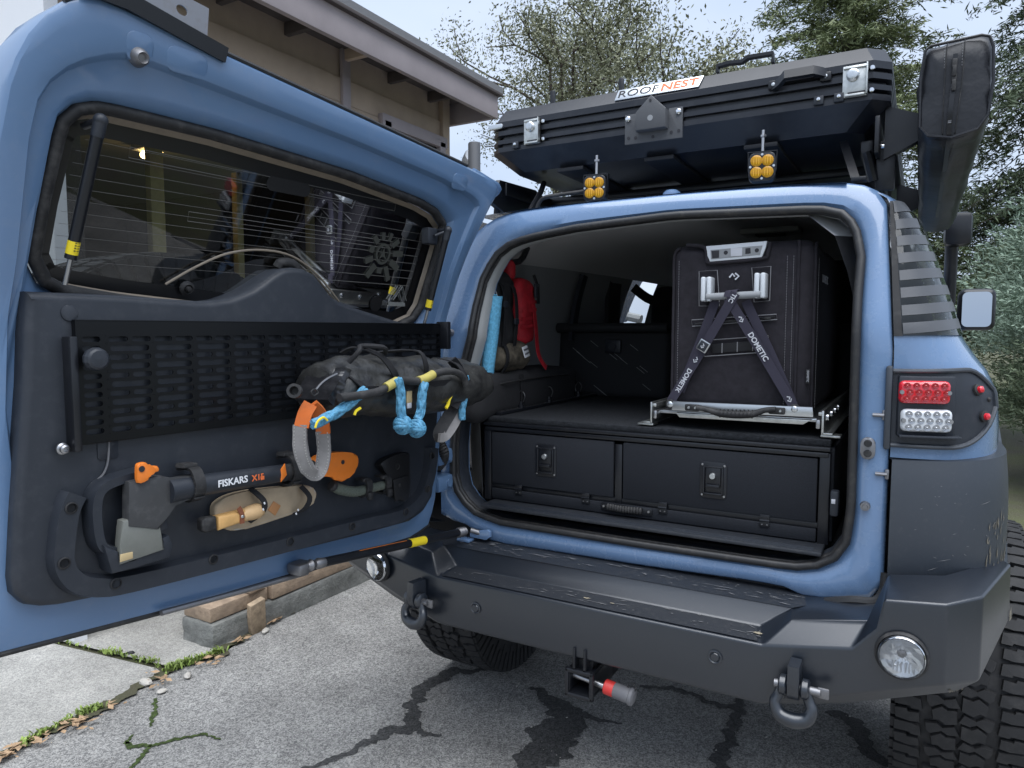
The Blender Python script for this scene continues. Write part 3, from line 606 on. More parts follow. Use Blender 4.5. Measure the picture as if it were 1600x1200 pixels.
# ---- black lower quarter cladding and wheel flare
def cp(z, s):
    a = min(s, 1) * PI / 2; bul = .018 * math.sin(max(0, min(1, (z - .78) / .34)) * PI) ** .6
    x1 = .992 + bul * .5
    return V((.735 + (x1 - .735) * math.sin(a) ** .9, .002 - bul + .27 * (1 - math.cos(a) ** .75) + max(0, s - 1) * .5, z))
for side in (1, -1):
    b = MB()
    def cf(u, v):
        s = u * 1.25; p = cp(.772 + v * .353 + .012 * min(1, s), s); return p if side > 0 else mir(p)
    b.grid(cf, 24, 14); b.loft([[cf(i / 24, 1) for i in range(25)], [cf(i / 24, 1) + V((-.025 * side, .03, .006)) for i in range(25)]], closed=False)
    b.loft([[cf(i / 24, 0) for i in range(25)], [cf(i / 24, 0) + V((-.04 * side, .05, -.004)) for i in range(25)]], closed=False)
    build('corner_cladding', b, 'cladding', suv, smooth=45)
    b = MB(); fp = []
    for k in range(13):
        a = R(160 - k * 12); fp.append(V((.985, .66 + .52 * math.cos(a) * 1.0, .62 + .52 * math.sin(a) * 1.05)))
    fp = [V((.975, .175, .83))] + [V((.972, p.y, p.z)) for p in fp if p.z > .85]
    if side < 0: fp = [mir(p) for p in fp]
    b.tube(fp, .030, 10, sub=2); build('wheel_flare', b, 'cladding', suv, smooth=60)
for side in (1, -1):
    b = MB(); b.box((CX + side * .78, .10, .95), (.20, .02, .46)); build('inner_panel', b, 'tent_deck', suv, smooth=0)
random.seed(12); b = MB()
for _ in range(110):                                              # dried mud spatter on the corner
    s_ = random.uniform(.55, .95); z_ = .79 + random.random() ** 2 * .20; l_ = random.uniform(.010, .035); q_ = [cp(z_, s_), cp(z_, s_ + random.uniform(.003, .008)), cp(z_ + l_, s_ + .008), cp(z_ + l_ * .4, s_ - .004)]; c_ = sum(q_, V()) / 4; o_ = V((.55, -.8, 0)) * .0016
    b.addf([p + o_ for p in q_], [(0, 1, 2, 3)])
mat('mud_dry', (.15, .135, .105), .95, var=(50, .3)); stuff(build('mud_spatter', b, 'mud_dry', suv, smooth=0))
# ---- steel rear bumper
def poly(b, *ps): b.addf([V(p) for p in ps], [list(range(len(ps)))])
YF = -.20
P1 = V((0.472, -0.2, 0.666)); P2 = V((0.523, -0.09, 0.731)); Q2 = V((0.527, -0.15, 0.723)); P3 = V((0.671, -0.2, 0.702)); P4 = V((0.698, -0.15, 0.751)); P5 = V((0.728, -0.2, 0.76)); P6 = V((0.735, -0.2, 0.833)); P7 = V((0.858, -0.2, 0.846)); P8 = V((0.93, -0.13, 0.854)); P9 = V((1.002, 0.12, 0.866))
B1 = V((0.469, -0.17, 0.498)); B2 = V((0.632, -0.17, 0.541)); B3 = V((0.868, -0.17, 0.633)); B4 = V((0.898, -0.12, 0.626)); B5 = V((1.005, 0.12, 0.726))
def bmir(p): return V((-.05 - p.x, p.y, p.z))
LB = [bmir(p) for p in (P1, P2, P3, P4, P5, P6, P7, P8, P9, B1, B2, B3, B4, B5)]
T6 = V((P6.x + .004, -.045, P6.z + .012)); T7 = V((P7.x, -.035, P7.z + .014)); T8 = V((P8.x - .02, .03, P8.z + .012)); T9 = V((P9.x - .03, .16, P9.z + .004))
b = MB()
# centre: face, step tread, riser, top
TR = V((P1.x - .02, -.115, .678)); TL = bmir(TR); UL, UR = LB[1], P2
poly(b, LB[9] + V((0, .10, -.02)), B1 + V((0, .10, -.02)), B1, LB[9]); poly(b, LB[9], B1, V((P1.x, YF, .515)), V((LB[0].x, YF, .515))); poly(b, V((LB[0].x, YF, .515)), V((P1.x, YF, .515)), P1, LB[0])
poly(b, LB[0], P1, TR, TL); poly(b, TL, TR, UR, UL)
for sgn in (0, 1):
    f = (lambda p: p) if sgn == 0 else bmir
    p1, p2, p3, p4, p5, p6, p7, p8, p9, b1, b2, b3, b4, b5, t6, t7, t8, t9, tr, q2 = [f(V(p)) for p in (P1, P2, P3, P4, P5, P6, P7, P8, P9, B1, B2, B3, B4, B5, T6, T7, T8, T9, TR, Q2)]
    q1 = V((p1.x, YF, .515)); q3 = V((p7.x, YF, p7.z - (p7.z - b3.z) * .86)); q4 = V((p8.x, p8.y, p8.z - (p8.z - b4.z) * .86))
    poly(b, p1, tr, p2, q2)
    poly(b, p1, q2, p4, p3)                                     # sloped plate beside the step
    poly(b, p3, p4, t6, p6, p5)                                 # gusset up to the wing
    poly(b, p6, t6, t7, p7); poly(b, p7, t7, t8, p8); poly(b, p8, t8, t9, p9)
    poly(b, q1, q3, p7, p6, p5, p3, p1); poly(b, b1, b2, b3, q3, q1); poly(b, q3, q4, p8, p7); poly(b, b3, b4, q4, q3); poly(b, q4, b5, p9, p8); poly(b, b4, b5, q4)
    poly(b, p2, f(V((P2.x, .0, P2.z + .004))), f(V((P4.x + .03, .0, P4.z + .012))), p4, q2)
    poly(b, b1, b2, b2 + V((0, .1, 0)), b1 + V((0, .1, -.02)))
bmesh.ops.remove_doubles(b.b, verts=b.b.verts, dist=.0008)
bmesh.ops.recalc_face_normals(b.b, faces=b.b.faces)
bmesh.ops.bevel(b.b, geom=[e for e in b.b.edges if len(e.link_faces) == 2 and e.calc_face_angle(0) > .12], offset=.006, segments=3, profile=.5, affect='EDGES', clamp_overlap=True)
bumper = build('bumper', b, 'steel_black', suv, smooth=30)
b = MB(); b.addf([UL + V((0, 0, .002)), UR + V((0, 0, .002)), V((UR.x + .12, .03, UR.z + .008)), V((UL.x - .12, .03, UL.z + .008))], [(0, 1, 2, 3)]); build('step_top', b, 'tread_black', bumper, smooth=0)
b = MB(); b.addf([LB[0] + V((.014, .008, .0045)), P1 + V((-.014, .008, .0045)), TR + V((-.008, -.008, .0022)), TL + V((.008, -.008, .0022))], [(0, 1, 2, 3)]); build('step_tread', b, 'tread_black', bumper, smooth=0)
mat('mud', (.27, .235, .17), .95, var=(50, .3), bump=(120, 1, .004))
mat('scuff', (.17, .17, .175), .7); random.seed(31); b = MB()
for _ in range(150):                                             # scratches and boot scuffs on the step and plates
    if random.random() < .6:
        u_, v_ = random.random(), random.uniform(.12, .9); p_ = UL.lerp(UR, u_).lerp(V((UL.lerp(UR, u_).x, .0, UR.z + .006)), v_) + V((0, 0, .0045))
    else:
        u_, v_ = random.random(), random.uniform(.2, .9); p_ = LB[0].lerp(P1, u_).lerp(TL.lerp(TR, u_), v_) + V((0, 0, .0052))
    a_ = random.gauss(0, .5); l_ = random.random() ** 2 * .06 + .004; w_ = random.uniform(.0006, .0022); d_ = V((math.cos(a_), math.sin(a_) * .4, 0)); n_ = V((-d_.y, d_.x, 0)).normalized() * w_
    b.addf([p_ - d_ * l_ / 2, p_ + n_, p_ + d_ * l_ / 2, p_ - n_], [(0, 1, 2, 3)])
stuff(build('scuff_marks', b, 'scuff', bumper, smooth=0)); b = MB()
for _ in range(26):
    s_ = random.uniform(.1, .8); z_ = random.uniform(.85, 1.08); l_ = random.random() ** 2 * .05 + .006; sl = random.uniform(-.6, .6); q_ = [cp(z_, s_), cp(z_ + l_ * sl * .5 + .0008, s_ + l_), cp(z_ + l_ * sl, s_ + 2 * l_), cp(z_ + l_ * sl * .5 - .0008, s_ + l_)]
    b.addf([p + V((.25, -.95, 0)) * .0014 for p in q_], [(0, 1, 2, 3)])
stuff(build('scratches', b, 'scuff', suv, smooth=0))
def blot(cx, cy, z, r, seed, slope=0):
    random.seed(seed); b = MB(); n = 14; vs = [(cx + r * random.uniform(.35, 1.1) * math.cos(2 * PI * k / n) * 1.8, cy + r * random.uniform(.3, 1) * math.sin(2 * PI * k / n) * .6, z) for k in range(n)]
    vs = [(x, y, z + (y - cy) * slope) for x, y, z in vs]; b.addf(vs + [(cx, cy, z + .0008)], [(k, (k + 1) % n, n) for k in range(n)]); build('mud_spot', b, 'mud', bumper, smooth=0)
for (px, py), r, k in (((-0.021, 0.681), .008, 1), ((0.058, 0.664), .005, 3), ((0.453, 0.68), .010, 4)): blot(px, -.16, P1.z + .0125, r, k, .2)
mat('lamp_silver', (.80, .82, .84), .22, metal=.55)
random.seed(14); b = MB()
for _ in range(60):                                              # mud along the lower edge of the wing
    t_ = random.random(); a_ = B4.lerp(B5, t_) if random.random() < .7 else B3.lerp(B4, t_); up1 = P8.lerp(P9, t_) - B4.lerp(B5, t_); l_ = random.random() ** 2.5 * .22 + .01; w_ = random.uniform(.003, .010); d_ = (B5 - B4).normalized() * w_; o_ = V((.0022, -.0028, 0))
    b.addf([a_ + o_, a_ + d_ + o_, a_ + d_ * .6 + up1 * l_ + o_, a_ - d_ * .2 + up1 * l_ * .6 + o_], [(0, 1, 2, 3)])
stuff(build('mud_edge', b, 'mud_dry', bumper, smooth=0))
def lens_lamp(p, nrm, r):
    p = V(p); nrm = V(nrm).normalized(); b = MB(); b.lathe([(r * 1.18, .0), (r * 1.18, .006), (r * 1.08, .010), (r * 1.04, .002)], p, nrm, 32, False); o = build('bumper_lamp', b, 'rubber', suv)
    b = MB(); b.lathe([(r * 1.04, .001), (r * 1.04, .016), (r * .99, .019), (r * .955, .014)], p, nrm, 32, False); build('lamp_ring', b, 'chrome', o)
    up_ = V((0, 0, 1)); si = up_.cross(nrm).normalized(); up_ = nrm.cross(si); random.seed(int(r * 1e4)); b = MB(); n = 20; rs_ = (.95, .74, .5, .28, .12); loops = []
    for q, f in enumerate(rs_): loops.append([p + (si * math.cos(2 * PI * k / n) + up_ * math.sin(2 * PI * k / n)) * r * f + nrm * (.0155 - .0030 * q + random.uniform(-.0014, .0014)) for k in range(n)])
    b.loft(loops, True, False); b.addf(loops[-1], [list(range(n))]); build('reflector', b, 'lamp_silver', o, smooth=0)
    for k in range(5): b = MB(); b.box(p + si * (k - 2) * r * .17 - up_ * r * .48 + nrm * .013, (r * .06, .003, r * .5), .001, Matrix((si, nrm, up_)).transposed()); build('facet', b, 'lens_clear', o)
    b = MB(); b.lathe([(.010, .002), (.009, .010), (.004, .013), (.001, .013)], p + up_ * r * .15, nrm, 12); build('bulb_cover', b, 'steel_dull', o)
    b = MB(); b.lathe([(r * .97, .017), (r * .6, .022), (.002, .024)], p, nrm, 24); build('lens', b, 'lens', o)
lens_lamp((0.775, -0.203, 0.712), (0, -1, 0), .047)
lp_ = (-0.756, -0.175, 0.663); lens_lamp((lp_[0], lp_[1] - .028, lp_[2]), (-.15, -1, 0), .045)
for p in ((0.356, -0.201, 0.608), (-0.376, -0.201, 0.592)):
    b = MB(); b.lathe([(.019, .0), (.019, .003), (.015, .004), (.012, .002), (.010, .004), (.002, .004)], p, (0, -1, 0), 24); build('sensor_plug', b, 'steel_black', suv)
# ---- D shackles
def shackle(label, p, tw):
    p = V(p); t = thing('bow_shackle', label, 'shackle', p, 'bow shackles on the rear bumper')
    Mx = Matrix.Translation(p) @ Matrix.Rotation(tw, 4, 'Z')
    b = MB(); b.prism([(-.030, .058), (.030, .058), (.034, .02), (.030, -.012), (.012, -.030), (-.012, -.030), (-.030, -.012), (-.034, .02)], lambda x, y, h: V((h, -.035 + x * .9, y)), -.013, .013, .002)
    build('tow_tab', b, 'steel_black', t, Mx)
    for sx in (-1, 1):
        b = MB(); b.lathe([(.020, .0), (.024, .004), (.024, .016), (.018, .020)], (sx * .015, -.04, .0), (sx, 0, 0), 20); build('ear', b, 'steel_black', t, Mx)
    b = MB(); b.cyl((-.045, -.04, 0), (.058, -.04, 0), .010, .010, 14); b.box((.064, -.04, 0), (.026, .008, .026), .003); build('pin', b, 'steel_dull', t, Mx)
    b = MB(); b.tube([(-.026, -.04, .0), (-.034, -.043, -.025), (-.041, -.048, -.044), (-.030, -.052, -.068), (0, -.054, -.076), (.030, -.052, -.068), (.041, -.048, -.044), (.034, -.043, -.025), (.026, -.04, .0)], [.013, .013, .014, .017, .019, .017, .014, .013, .013], 12, sub=4); build('bow', b, 'steel_black', t, Mx)
shackle('black bow shackle hanging beside the round lamp near the rear tyre', (0.554, -0.2, 0.597), 0)
shackle('black bow shackle on the bumper end below the door stay', (-0.57, -0.2, 0.596), R(-10))
# ---- hitch receiver and its lock
hc = V((-0.025, -0.17, 0.438)); b = MB()
for dx, dz, w, h in ((0, .034, .078, .010), (0, -.034, .078, .010), (-.034, 0, .010, .058), (.034, 0, .010, .058)): b.box(hc + V((dx, .05, dz)), (w, .16, h), .003)
b.box(hc + V((0, .13, 0)), (.075, .10, .075)); hr = build('hitch_receiver', b, 'metal_black', suv)
b = MB()
for dx, dz, w, h in ((0, .036, .090, .014), (0, -.036, .090, .014), (-.038, 0, .014, .086), (.038, 0, .014, .086)): b.box(hc + V((dx, -.03, dz)), (w, .014, h), .005)
build('collar', b, 'metal_black', hr)
b = MB(); b.tube([hc + V((-.05, .08, -.04)), hc + V((.0, .06, -.05)), hc + V((.12, .06, -.048))], .008, 8); b.box(hc + V((-.045, .06, .0)), (.03, .05, .03), .008); b.prism([(-.03, 0), (.03, 0), (.045, .08), (-.045, .08)], lambda x, y, h: V((hc.x + x, hc.y + .05 + h, hc.z + .04 + y)), -.06, .04, .006); b.box(hc + V((-.015, -.012, .075)), (.008, .05, .06), .002); b.box(hc + V((.018, -.012, .075)), (.008, .05, .06), .002); build('chain_bracket', b, 'metal_black', hr)
lk_ = thing('hitch_pin_lock', 'red and grey barrel lock on a steel pin through the hitch receiver', 'lock', hc)
b = MB(); b.cyl(hc + V((-.055, .0, .012)), hc + V((.075, -.004, -.002)), .009); build('pin', b, 'steel', lk_)
ax = V((.13, -.004, -.014)).normalized(); p = hc + V((.068, -.004, 0))
b = MB(); b.lathe([(.018, 0), (.021, .003), (.021, .028), (.020, .030)], p, ax); build('red_collar', b, 'red_plastic', lk_)
b = MB(); b.lathe([(.019, .028), (.022, .032), (.022, .075), (.025, .078), (.025, .086), (.018, .090)], p, ax); build('barrel', b, 'grey_rubber', lk_)
b = MB(); q = p + ax * .082 + V((0, 0, .026)); b.tube([q + V((.012 * math.cos(a), 0, .012 * math.sin(a))) for a in np.linspace(0, 2 * PI, 12, endpoint=False)], .002, 6, closed=True); build('cap_loop', b, 'rubber', lk_)
# ---- wheels
def tread(b, o, Rr, w):
    """interlocking zig-zag blocks round the tyre, axis along x"""
    n = 34; o = V(o)
    def P(x, ang, r): return o + V((x, -math.cos(ang) * r, math.sin(ang) * r))
    def block(poly2, h=.013, r0=None):
        r = (r0 or Rr) ; top = [P(x, a, r - .35 * max(0, abs(x) / w - .30) ** 2 * w) for x, a in poly2]; c = sum(top, V()) / len(top)
        base = [P(x * 1.0, a, r - .35 * max(0, abs(x) / w - .30) ** 2 * w - h) for x, a in poly2]
        top2 = [t.lerp(c, .06) for t in top]; m_ = len(top); vs = base + top2; b.addf(vs, [list(range(m_, 2 * m_))] + [(i, (i + 1) % m_, m_ + (i + 1) % m_, m_ + i) for i in range(m_)])
    da = 2 * PI / n
    for k in range(n):
        a0 = k * da; hw = w / 2
        def A(t): return a0 + t * da
        # centre column pairs: interlocking arrow blocks
        for sgn, ph in ((1, 0), (-1, .5)):
            block([(sgn * x * hw, A(t * .97 + ph)) for x, t in ((.02, .06), (.20, -.06), (.30, .10), (.40, .06), (.42, .42), (.27, .62), (.18, .50), (.03, .56))])
            block([(sgn * x * hw, A(t * .97 + ph)) for x, t in ((-.02, .66), (.15, .60), (.25, .72), (.44, .52), (.50, .66), (.52, .92), (.34, .98), (.24, .84), (.06, .98))])
            block([(sgn * x * hw, A(t + ph * .6)) for x, t in ((.58, .04), (.74, -.02), (.98, .02), (1.0, .40), (.80, .44), (.78, .34), (.60, .38))])
            block([(sgn * x * hw, A(t + ph * .6)) for x, t in ((.55, .50), (.72, .48), (.74, .56), (1.0, .52), (1.0, .92), (.78, .94), (.58, .88))])
            for t0, t1, r1 in ((.05, .44, .115), (.55, .92, .085)):
                x0_, x1_ = sgn * hw * .97, sgn * hw * 1.055; qs = [(Rr - .010, A(t0 + ph * .6)), (Rr - .010, A(t1 + ph * .6)), (Rr - r1, A(t1 - .06 + ph * .6)), (Rr - r1, A(t0 + .06 + ph * .6))]
                b.addf([P(x0_, a, r) for r, a in qs] + [P(x1_, a, r) for r, a in qs], [(4, 5, 6, 7), (0, 1, 5, 4), (1, 2, 6, 5), (2, 3, 7, 6), (3, 0, 4, 7)])
def wheel(parent, o, Rr=.43, w=.285, name='wheel', M=None):
    o = V(o); hw = w / 2
    b = MB(); b.lathe([(.215, -hw * .86), (.235, -hw * .95), (.31, -hw * 1.02), (Rr - .055, -hw * 1.0), (Rr - .022, -hw * .93), (Rr - .014, -hw * .6), (Rr - .012, 0), (Rr - .014, hw * .6), (Rr - .022, hw * .93), (Rr - .055, hw * 1.0), (.31, hw * 1.02), (.235, hw * .95), (.215, hw * .86)], o, (1, 0, 0), 60, False)
    root = build(name, b, 'tire', parent, M, 60)
    b = MB(); tread(b, o, Rr, w); build('tread', b, 'tire', root, M, 0)
    b = MB(); b.lathe([(.222, -hw * .86), (.20, -hw * .7), (.195, hw * .5), (.10, hw * .55), (.03, hw * .62)], o, (1, 0, 0), 40); build('rim', b, 'metal_black', root, M)
    return root
wheel(suv, (.915, .62, .425), .435, .31); wheel(suv, (-.805, .62, .425))
b = MB(); b.cyl((-.7, .62, .425), (.75, .62, .425), .05); b.ball((.1, .62, .425), (.17, .14, .14)); build('rear_axle', b, 'metal_black', suv)
b = MB(); b.box((.02, 1.6, .62), (1.2, 2.6, .16)); b.box((.02, .35, .70), (1.1, .5, .05)); build('underbody', b, 'tent_deck', suv, smooth=0)
# ---- front of the cabin body, side walls, doors side mirror
b = MB()
for side in (1, -1):
    pts = [(xs(z), z) for z in (.74, 1.0, 1.29, 1.39, 1.44)]
    def sf(u, v, side=side):
        i = v * 4; z = float(np.interp(i, range(5), [.74, 1.0, 1.29, 1.39, 1.44])); x = xs(z); return V((x if side > 0 else 2 * CX - x, 1.0 + u * 2.6, z))
    b.grid(sf, 4, 4)
    for y0, y1 in ((2.02, 2.10), (2.85, 3.05)):
        def pf(u, v): z = 1.44 + v * .43; x = xs(z); return V((x if side > 0 else 2 * CX - x, y0 + (y1 - y0) * u, z))
        b.grid(pf, 1, 4)
build('cabin_side', b, 'paint', suv, smooth=50)
mr = MB(); c = V((1.035, 2.35, 1.553)); mr.box(c + V((0, .05, 0)), (.165, .11, .215), .035, Matrix.Rotation(.08, 3, 'Z'), 4); mo = build('side_mirror', mr, 'metal_black', suv)
b = MB(); b.prism(rrect(0, 0, .128, .178, .025), lambda x, y, h: V((c.x + x, c.y - .006 - h, c.z + y)), 0, .003); build('mirror_glass', b, 'mirror', mo)
b = MB(); b.tube([(.93, 2.42, 1.48), (.98, 2.40, 1.47), (1.03, 2.40, 1.50)], .03, 10); build('mirror_arm', b, 'metal_black', mo)
# snorkel head seen above the mirror
b = MB(); b.tube([(.93, 2.95, 1.60), (.93, 2.90, 1.95)], .035, 12); b.box((.955, 2.84, 2.02), (.14, .12, .19), .03); build('snorkel', b, 'metal_black', suv)
# ================================================================ cabin
def sect(y, shrink=0):
    o = []
    for x, z in ((.60, .84), (.615, 1.15), (.625, 1.45), (.59, 1.60), (.555, 1.70), (.48, 1.765), (.30, 1.80), (.02, 1.812)): o.append((x, z))
    k = 1 + .22 * min(1, max(0, (y - .13) / .10)) * (1 if y < 1.3 else .75); return [V((CX + .02 + (x - CX) * k, y, z + .02 * min(1, y))) for x, z in o] , [V((CX + .02 - (x - CX) * k, y, z + .02 * min(1, y))) for x, z in reversed(o[:-1])]
ys = [.11, .16, .24, .6, .95, 1.05, 1.45, 1.72, 2.14, 2.4, 3.0]
def sections(i0, i1): return [[sum(sect(y), [])[k] for k in range(i0, i1)] for y in ys]
def omit_loft(i0, i1, om):
    L_ = sections(i0, i1); b = MB(); bl = [[b.b.verts.new(p) for p in lp] for lp in L_]
    for r_ in range(len(L_) - 1):
        for k in range(len(L_[0]) - 1):
            if om(ys[r_], k + i0): continue
            b.b.faces.new((bl[r_][k], bl[r_][k + 1], bl[r_ + 1][k + 1], bl[r_ + 1][k]))
    return b
build('headliner', omit_loft(4, 11, lambda y, k: False), 'headliner', suv, smooth=60, keep=True)
build('side_trim', omit_loft(10, 15, lambda y, k: k in (10, 11, 12) and y == 1.72), 'trim_mid', suv, smooth=60, keep=True)
build('side_trim', omit_loft(0, 5, lambda y, k: k in (2, 3) and y in (.24, 1.72)), 'trim_dark', suv, smooth=60, keep=True)
b = MB(); b.box((CX + .02, 1.6, .84), (1.32, 2.9, .03)); build('cargo_floor', b, 'carpet', suv, smooth=0)
b = MB(); b.box((CX, 3.05, 1.2), (1.5, .05, .75)); build('dashboard', b, 'trim_dark', suv, smooth=0)
# plastic garnish round the opening: grey above, black below
def garn(i0, i1, m, name):
    n = len(OP); idx = [(i % n) for i in range(i0, i1)]; A = ring(OP, OU, -.07, .03); c0 = V((.06, .3, 1.3)); b = MB(); ls = []
    for t, dy in ((0, 0), (.008, .015), (.010, .035), (.004, .06)):
        ls.append([A[i] + (V((c0.x, A[i].y, c0.z)) - A[i]) * t + V((0, dy, 0)) for i in idx])
    b.loft(ls, closed=False); return build(name, b, m, suv, smooth=60)
n4 = NS
garn(10, 3 * n4 - 22, 'trim_grey', 'upper_garnish'); garn(3 * n4 - 22, 4 * n4 + 11, 'plastic', 'lower_garnish')
# scuff plate on the sill
b = MB(); b.box((.05, .055, .858), (1.06, .125, .012), .004); sp_ = build('scuff_plate', b, 'tread_black', suv)
for y in (.002, .012, .022):
    b = MB(); b.box((.05, y, .864), (1.02, .004, .006), .0015); build('rib', b, 'plastic', sp_)
# coat hook line, grab handle, dome lamp
b = MB(); b.tube([(-0.608, 0.36, 1.706), (-0.533, 0.36, 1.707), (-0.533, 0.42, 1.76)], .012, 8, sub=3); build('grab_handle', b, 'metal_black', suv)
b = MB(); b.box((.30, .75, 1.806), (.20, .12, .02), .006); dm = build('dome_lamp', b, 'trim_grey', suv); b = MB(); b.box((.30, .74, 1.794), (.10, .07, .008), .003); build('lens', b, 'trim_dark', dm)
b = MB(); b.tube([V((-.575, 1.05, 1.70)), V((-.60, 1.04, 1.6)), V((-.615, 1.03, 1.5)), V((-.62, 1.02, 1.4))], 1, rect=(.05, .02), ref=(0, 1, 0), sub=3); build('pillar_trim', b, 'plastic', suv)
b = MB(); b.tube([V((-.60, 1.50, 1.72)), V((-.62, 1.52, 1.6)), V((-.63, 1.55, 1.42))], 1, rect=(.16, .02), ref=(0, 1, 0), sub=3); build('pillar_trim', b, 'trim_dark', suv)
b = MB(); b.tube([V((-.58, 1.72, 1.68)), V((-.50, 1.72, 1.62)), V((-.40, 1.74, 1.58))], 1, rect=(.05, .003), ref=(0, 0, 1), sub=3); build('seat_belt', b, 'strap_black', suv)
# rear seat back
st = MB(); st.box((-.425, 1.09, 1.30), (.54, .15, .335), .035, Matrix.Rotation(R(-6), 3, 'X'), 3); so = build('rear_seat_back', st, 'seat', suv)
b = MB(); b.tube([V((-.69, 1.01, 1.458)), V((-.16, 1.01, 1.458))], .022, 10); build('seat_roll', b, 'seat', so)
b = MB(); b.box((-.41, 1.005, 1.375), (.075, .015, .06), .006); b.cyl((-.41, 1.0, 1.375), (-.41, .988, 1.375), .018); build('release_handle', b, 'plastic', so)
random.seed(3); b = MB()
for k in range(13):
    x, z = random.uniform(-.62, -.22), random.uniform(1.19, 1.40); l = random.uniform(.03, .10); y = 1.0125 + (1.30 - z) * -.105; b.tube([V((x, y - .003, z)), V((x + l, y - .003 + l * .08, z - l * .75))], .0010, 4)
build('scratches', b, 'trim_grey', so)
st = MB(); st.box((.42, 1.12, 1.30), (.50, .15, .335), .035, Matrix.Rotation(R(-6), 3, 'X'), 3); build('rear_seat_back', st, 'seat', suv)
for x in (-.32, .40):
    b = MB(); b.box((x, 1.95, 1.42), (.46, .16, .55), .06, Matrix.Rotation(R(-10), 3, 'X'), 3); fs_ = build('front_seat', b, 'seat', suv); b = MB(); b.box((x, 2.03, 1.725), (.25, .10, .16), .045, None, 3); build('headrest', b, 'seat', fs_)
for side in (-1, 1):
    x = CX + side * .655; b = MB(); b.grid(lambda u, v: V((x - side * v * .06, 1.72 + u * .42, 1.47 + v * .17)), 1, 1); build('side_window', b, 'glass_clear', suv, smooth=0)
b = MB(); b.box((-1.02, 2.62, 1.60), (.15, .10, .20), .03, None, 3); b.tube([(-.85, 2.62, 1.52), (-1.0, 2.63, 1.55)], .03, 8); mo2 = build('side_mirror', b, 'trim_grey', suv); b = MB(); b.box((-1.02, 2.567, 1.60), (.12, .004, .16)); build('mirror_glass', b, 'mirror', mo2)
# lashing switch on the right sill trim
b = MB(); b.box((.602, .065, .985), (.022, .03, .07), .006); so_ = build('rocker_switch', b, 'plastic', suv); b = MB(); b.box((.600, .048, .992), (.010, .004, .012), .001); build('icon', b, 'print', so_)
# ================================================================ open rear door (local u, w, z then MD)
def DL(u, z, dw=0): return V((u, lean(z) + dw, z))
d_l = [(1.305, 0.863), (1.289, 1.127), (1.268, 1.444), (1.27, 1.758), (1.259, 1.855)]
d_t = [(1.259, 1.855), (1.246, 1.909), (1.222, 1.962), (1.183, 2.004), (1.139, 2.033), (0.811, 2.007), (0.417, 1.976), (0.034, 1.946)]
d_r = [(0.034, 1.946), (-0.082, 1.934), (-0.156, 1.913), (-0.122, 1.852), (-0.059, 1.698), (-0.027, 1.574), (-0.02, 1.44), (0.005, 1.273), (0.014, 1.064), (0.036, 0.898)]
d_b = [(0.036, 0.898), (0.063, 0.823), (0.144, 0.801), (0.391, 0.806), (0.903, 0.831), (1.278, 0.861), (1.305, 0.863)]
w_l = [(1.173, 1.539), (1.198, 1.585), (1.189, 1.689), (1.173, 1.8), (1.167, 1.827)]
w_t = [(1.167, 1.827), (1.152, 1.85), (1.106, 1.867), (0.864, 1.869), (0.475, 1.854), (0.184, 1.826), (0.107, 1.809)]
w_r = [(0.107, 1.809), (0.056, 1.778), (0.053, 1.708), (0.078, 1.524), (0.107, 1.48)]
w_b = [(0.107, 1.48), (0.175, 1.456), (0.715, 1.485), (1.025, 1.508), (1.136, 1.522), (1.173, 1.539)]
ND = 30
DO = loop4((d_l, d_t, d_r, d_b), ND); WI = loop4((w_l, w_t, w_r, w_b), ND)
def dring(t, dw): return [DL(a[0] + (c[0] - a[0]) * t, a[1] + (c[1] - a[1]) * t, dw) for a, c in zip(DO, WI)]
b = MB(); b.loft([dring(.0, -.135), dring(-.015, -.12), dring(-.015, -.03), dring(.0, -.012), dring(.05, -.005), dring(.15, -.001), dring(.30, .001), dring(.46, .002), dring(.475, .001), dring(.51, -.010), dring(.525, -.012), dring(.80, -.013), dring(.90, -.018), dring(.955, -.030), dring(.99, -.046), dring(1.0, -.055)])
door = build('rear_door', b, 'paint_inner', suv, MD, 32)
b = MB(); b.loft([dring(.0, -.136), dring(.5, -.15), dring(.9, -.15), dring(1.0, -.11), dring(1.0, -.056)]); build('outer_skin', b, 'paint', door, MD, 60)
# edge sealing rubber along the foot of the door
b = MB(); b.tube([DL(u, z - .006, -.02) for u, z in d_b[1:]], .008, 8); b.tube([DL(u, z - .013, -.07) for u, z in d_b[1:]], .006, 8); build('edge_rubber', b, 'seal', door, MD)
b = MB(); b.tube([DL(u, z + .004, -.015) for u, z in d_t[3:]], .006, 8); build('edge_rubber', b, 'seal', door, MD)
# glass, seals and printing
def wring(t, dw):
    cu = sum(p[0] for p in WI) / len(WI); cz = sum(p[1] for p in WI) / len(WI); return [DL(u + (cu - u) * t, z + (cz - z) * t, dw) for u, z in WI]
b = MB(); b.tube(wring(.015, -.036), .013, 10, closed=True); build('window_rubber', b, 'rubber', door, MD, 60)
def inset(d, dw):
    o = []; n = len(WI); cu = sum(p[0] for p in WI) / n; cz = sum(p[1] for p in WI) / n
    for i in range(n):
        a, c = V((*WI[i - 1], 0)), V((*WI[(i + 1) % n], 0)); t = (c - a).normalized(); nn = V((-t.y, t.x, 0)); p = V((*WI[i], 0))
        if nn.dot(V((cu, cz, 0)) - p) < 0: nn = -nn
        q = p + nn * d; o.append(DL(q.x, q.y, dw))
    return o
b = MB(); b.loft([inset(.012, -.050), inset(.017, -.056), inset(.021, -.062)]); build('window_liner', b, 'tan_seal', door, MD, 60)
b = MB(); b.addf(inset(.004, -.070), [list(range(len(WI)))]); gls = build('window_glass', b, 'glass_tint', door, MD, 0)
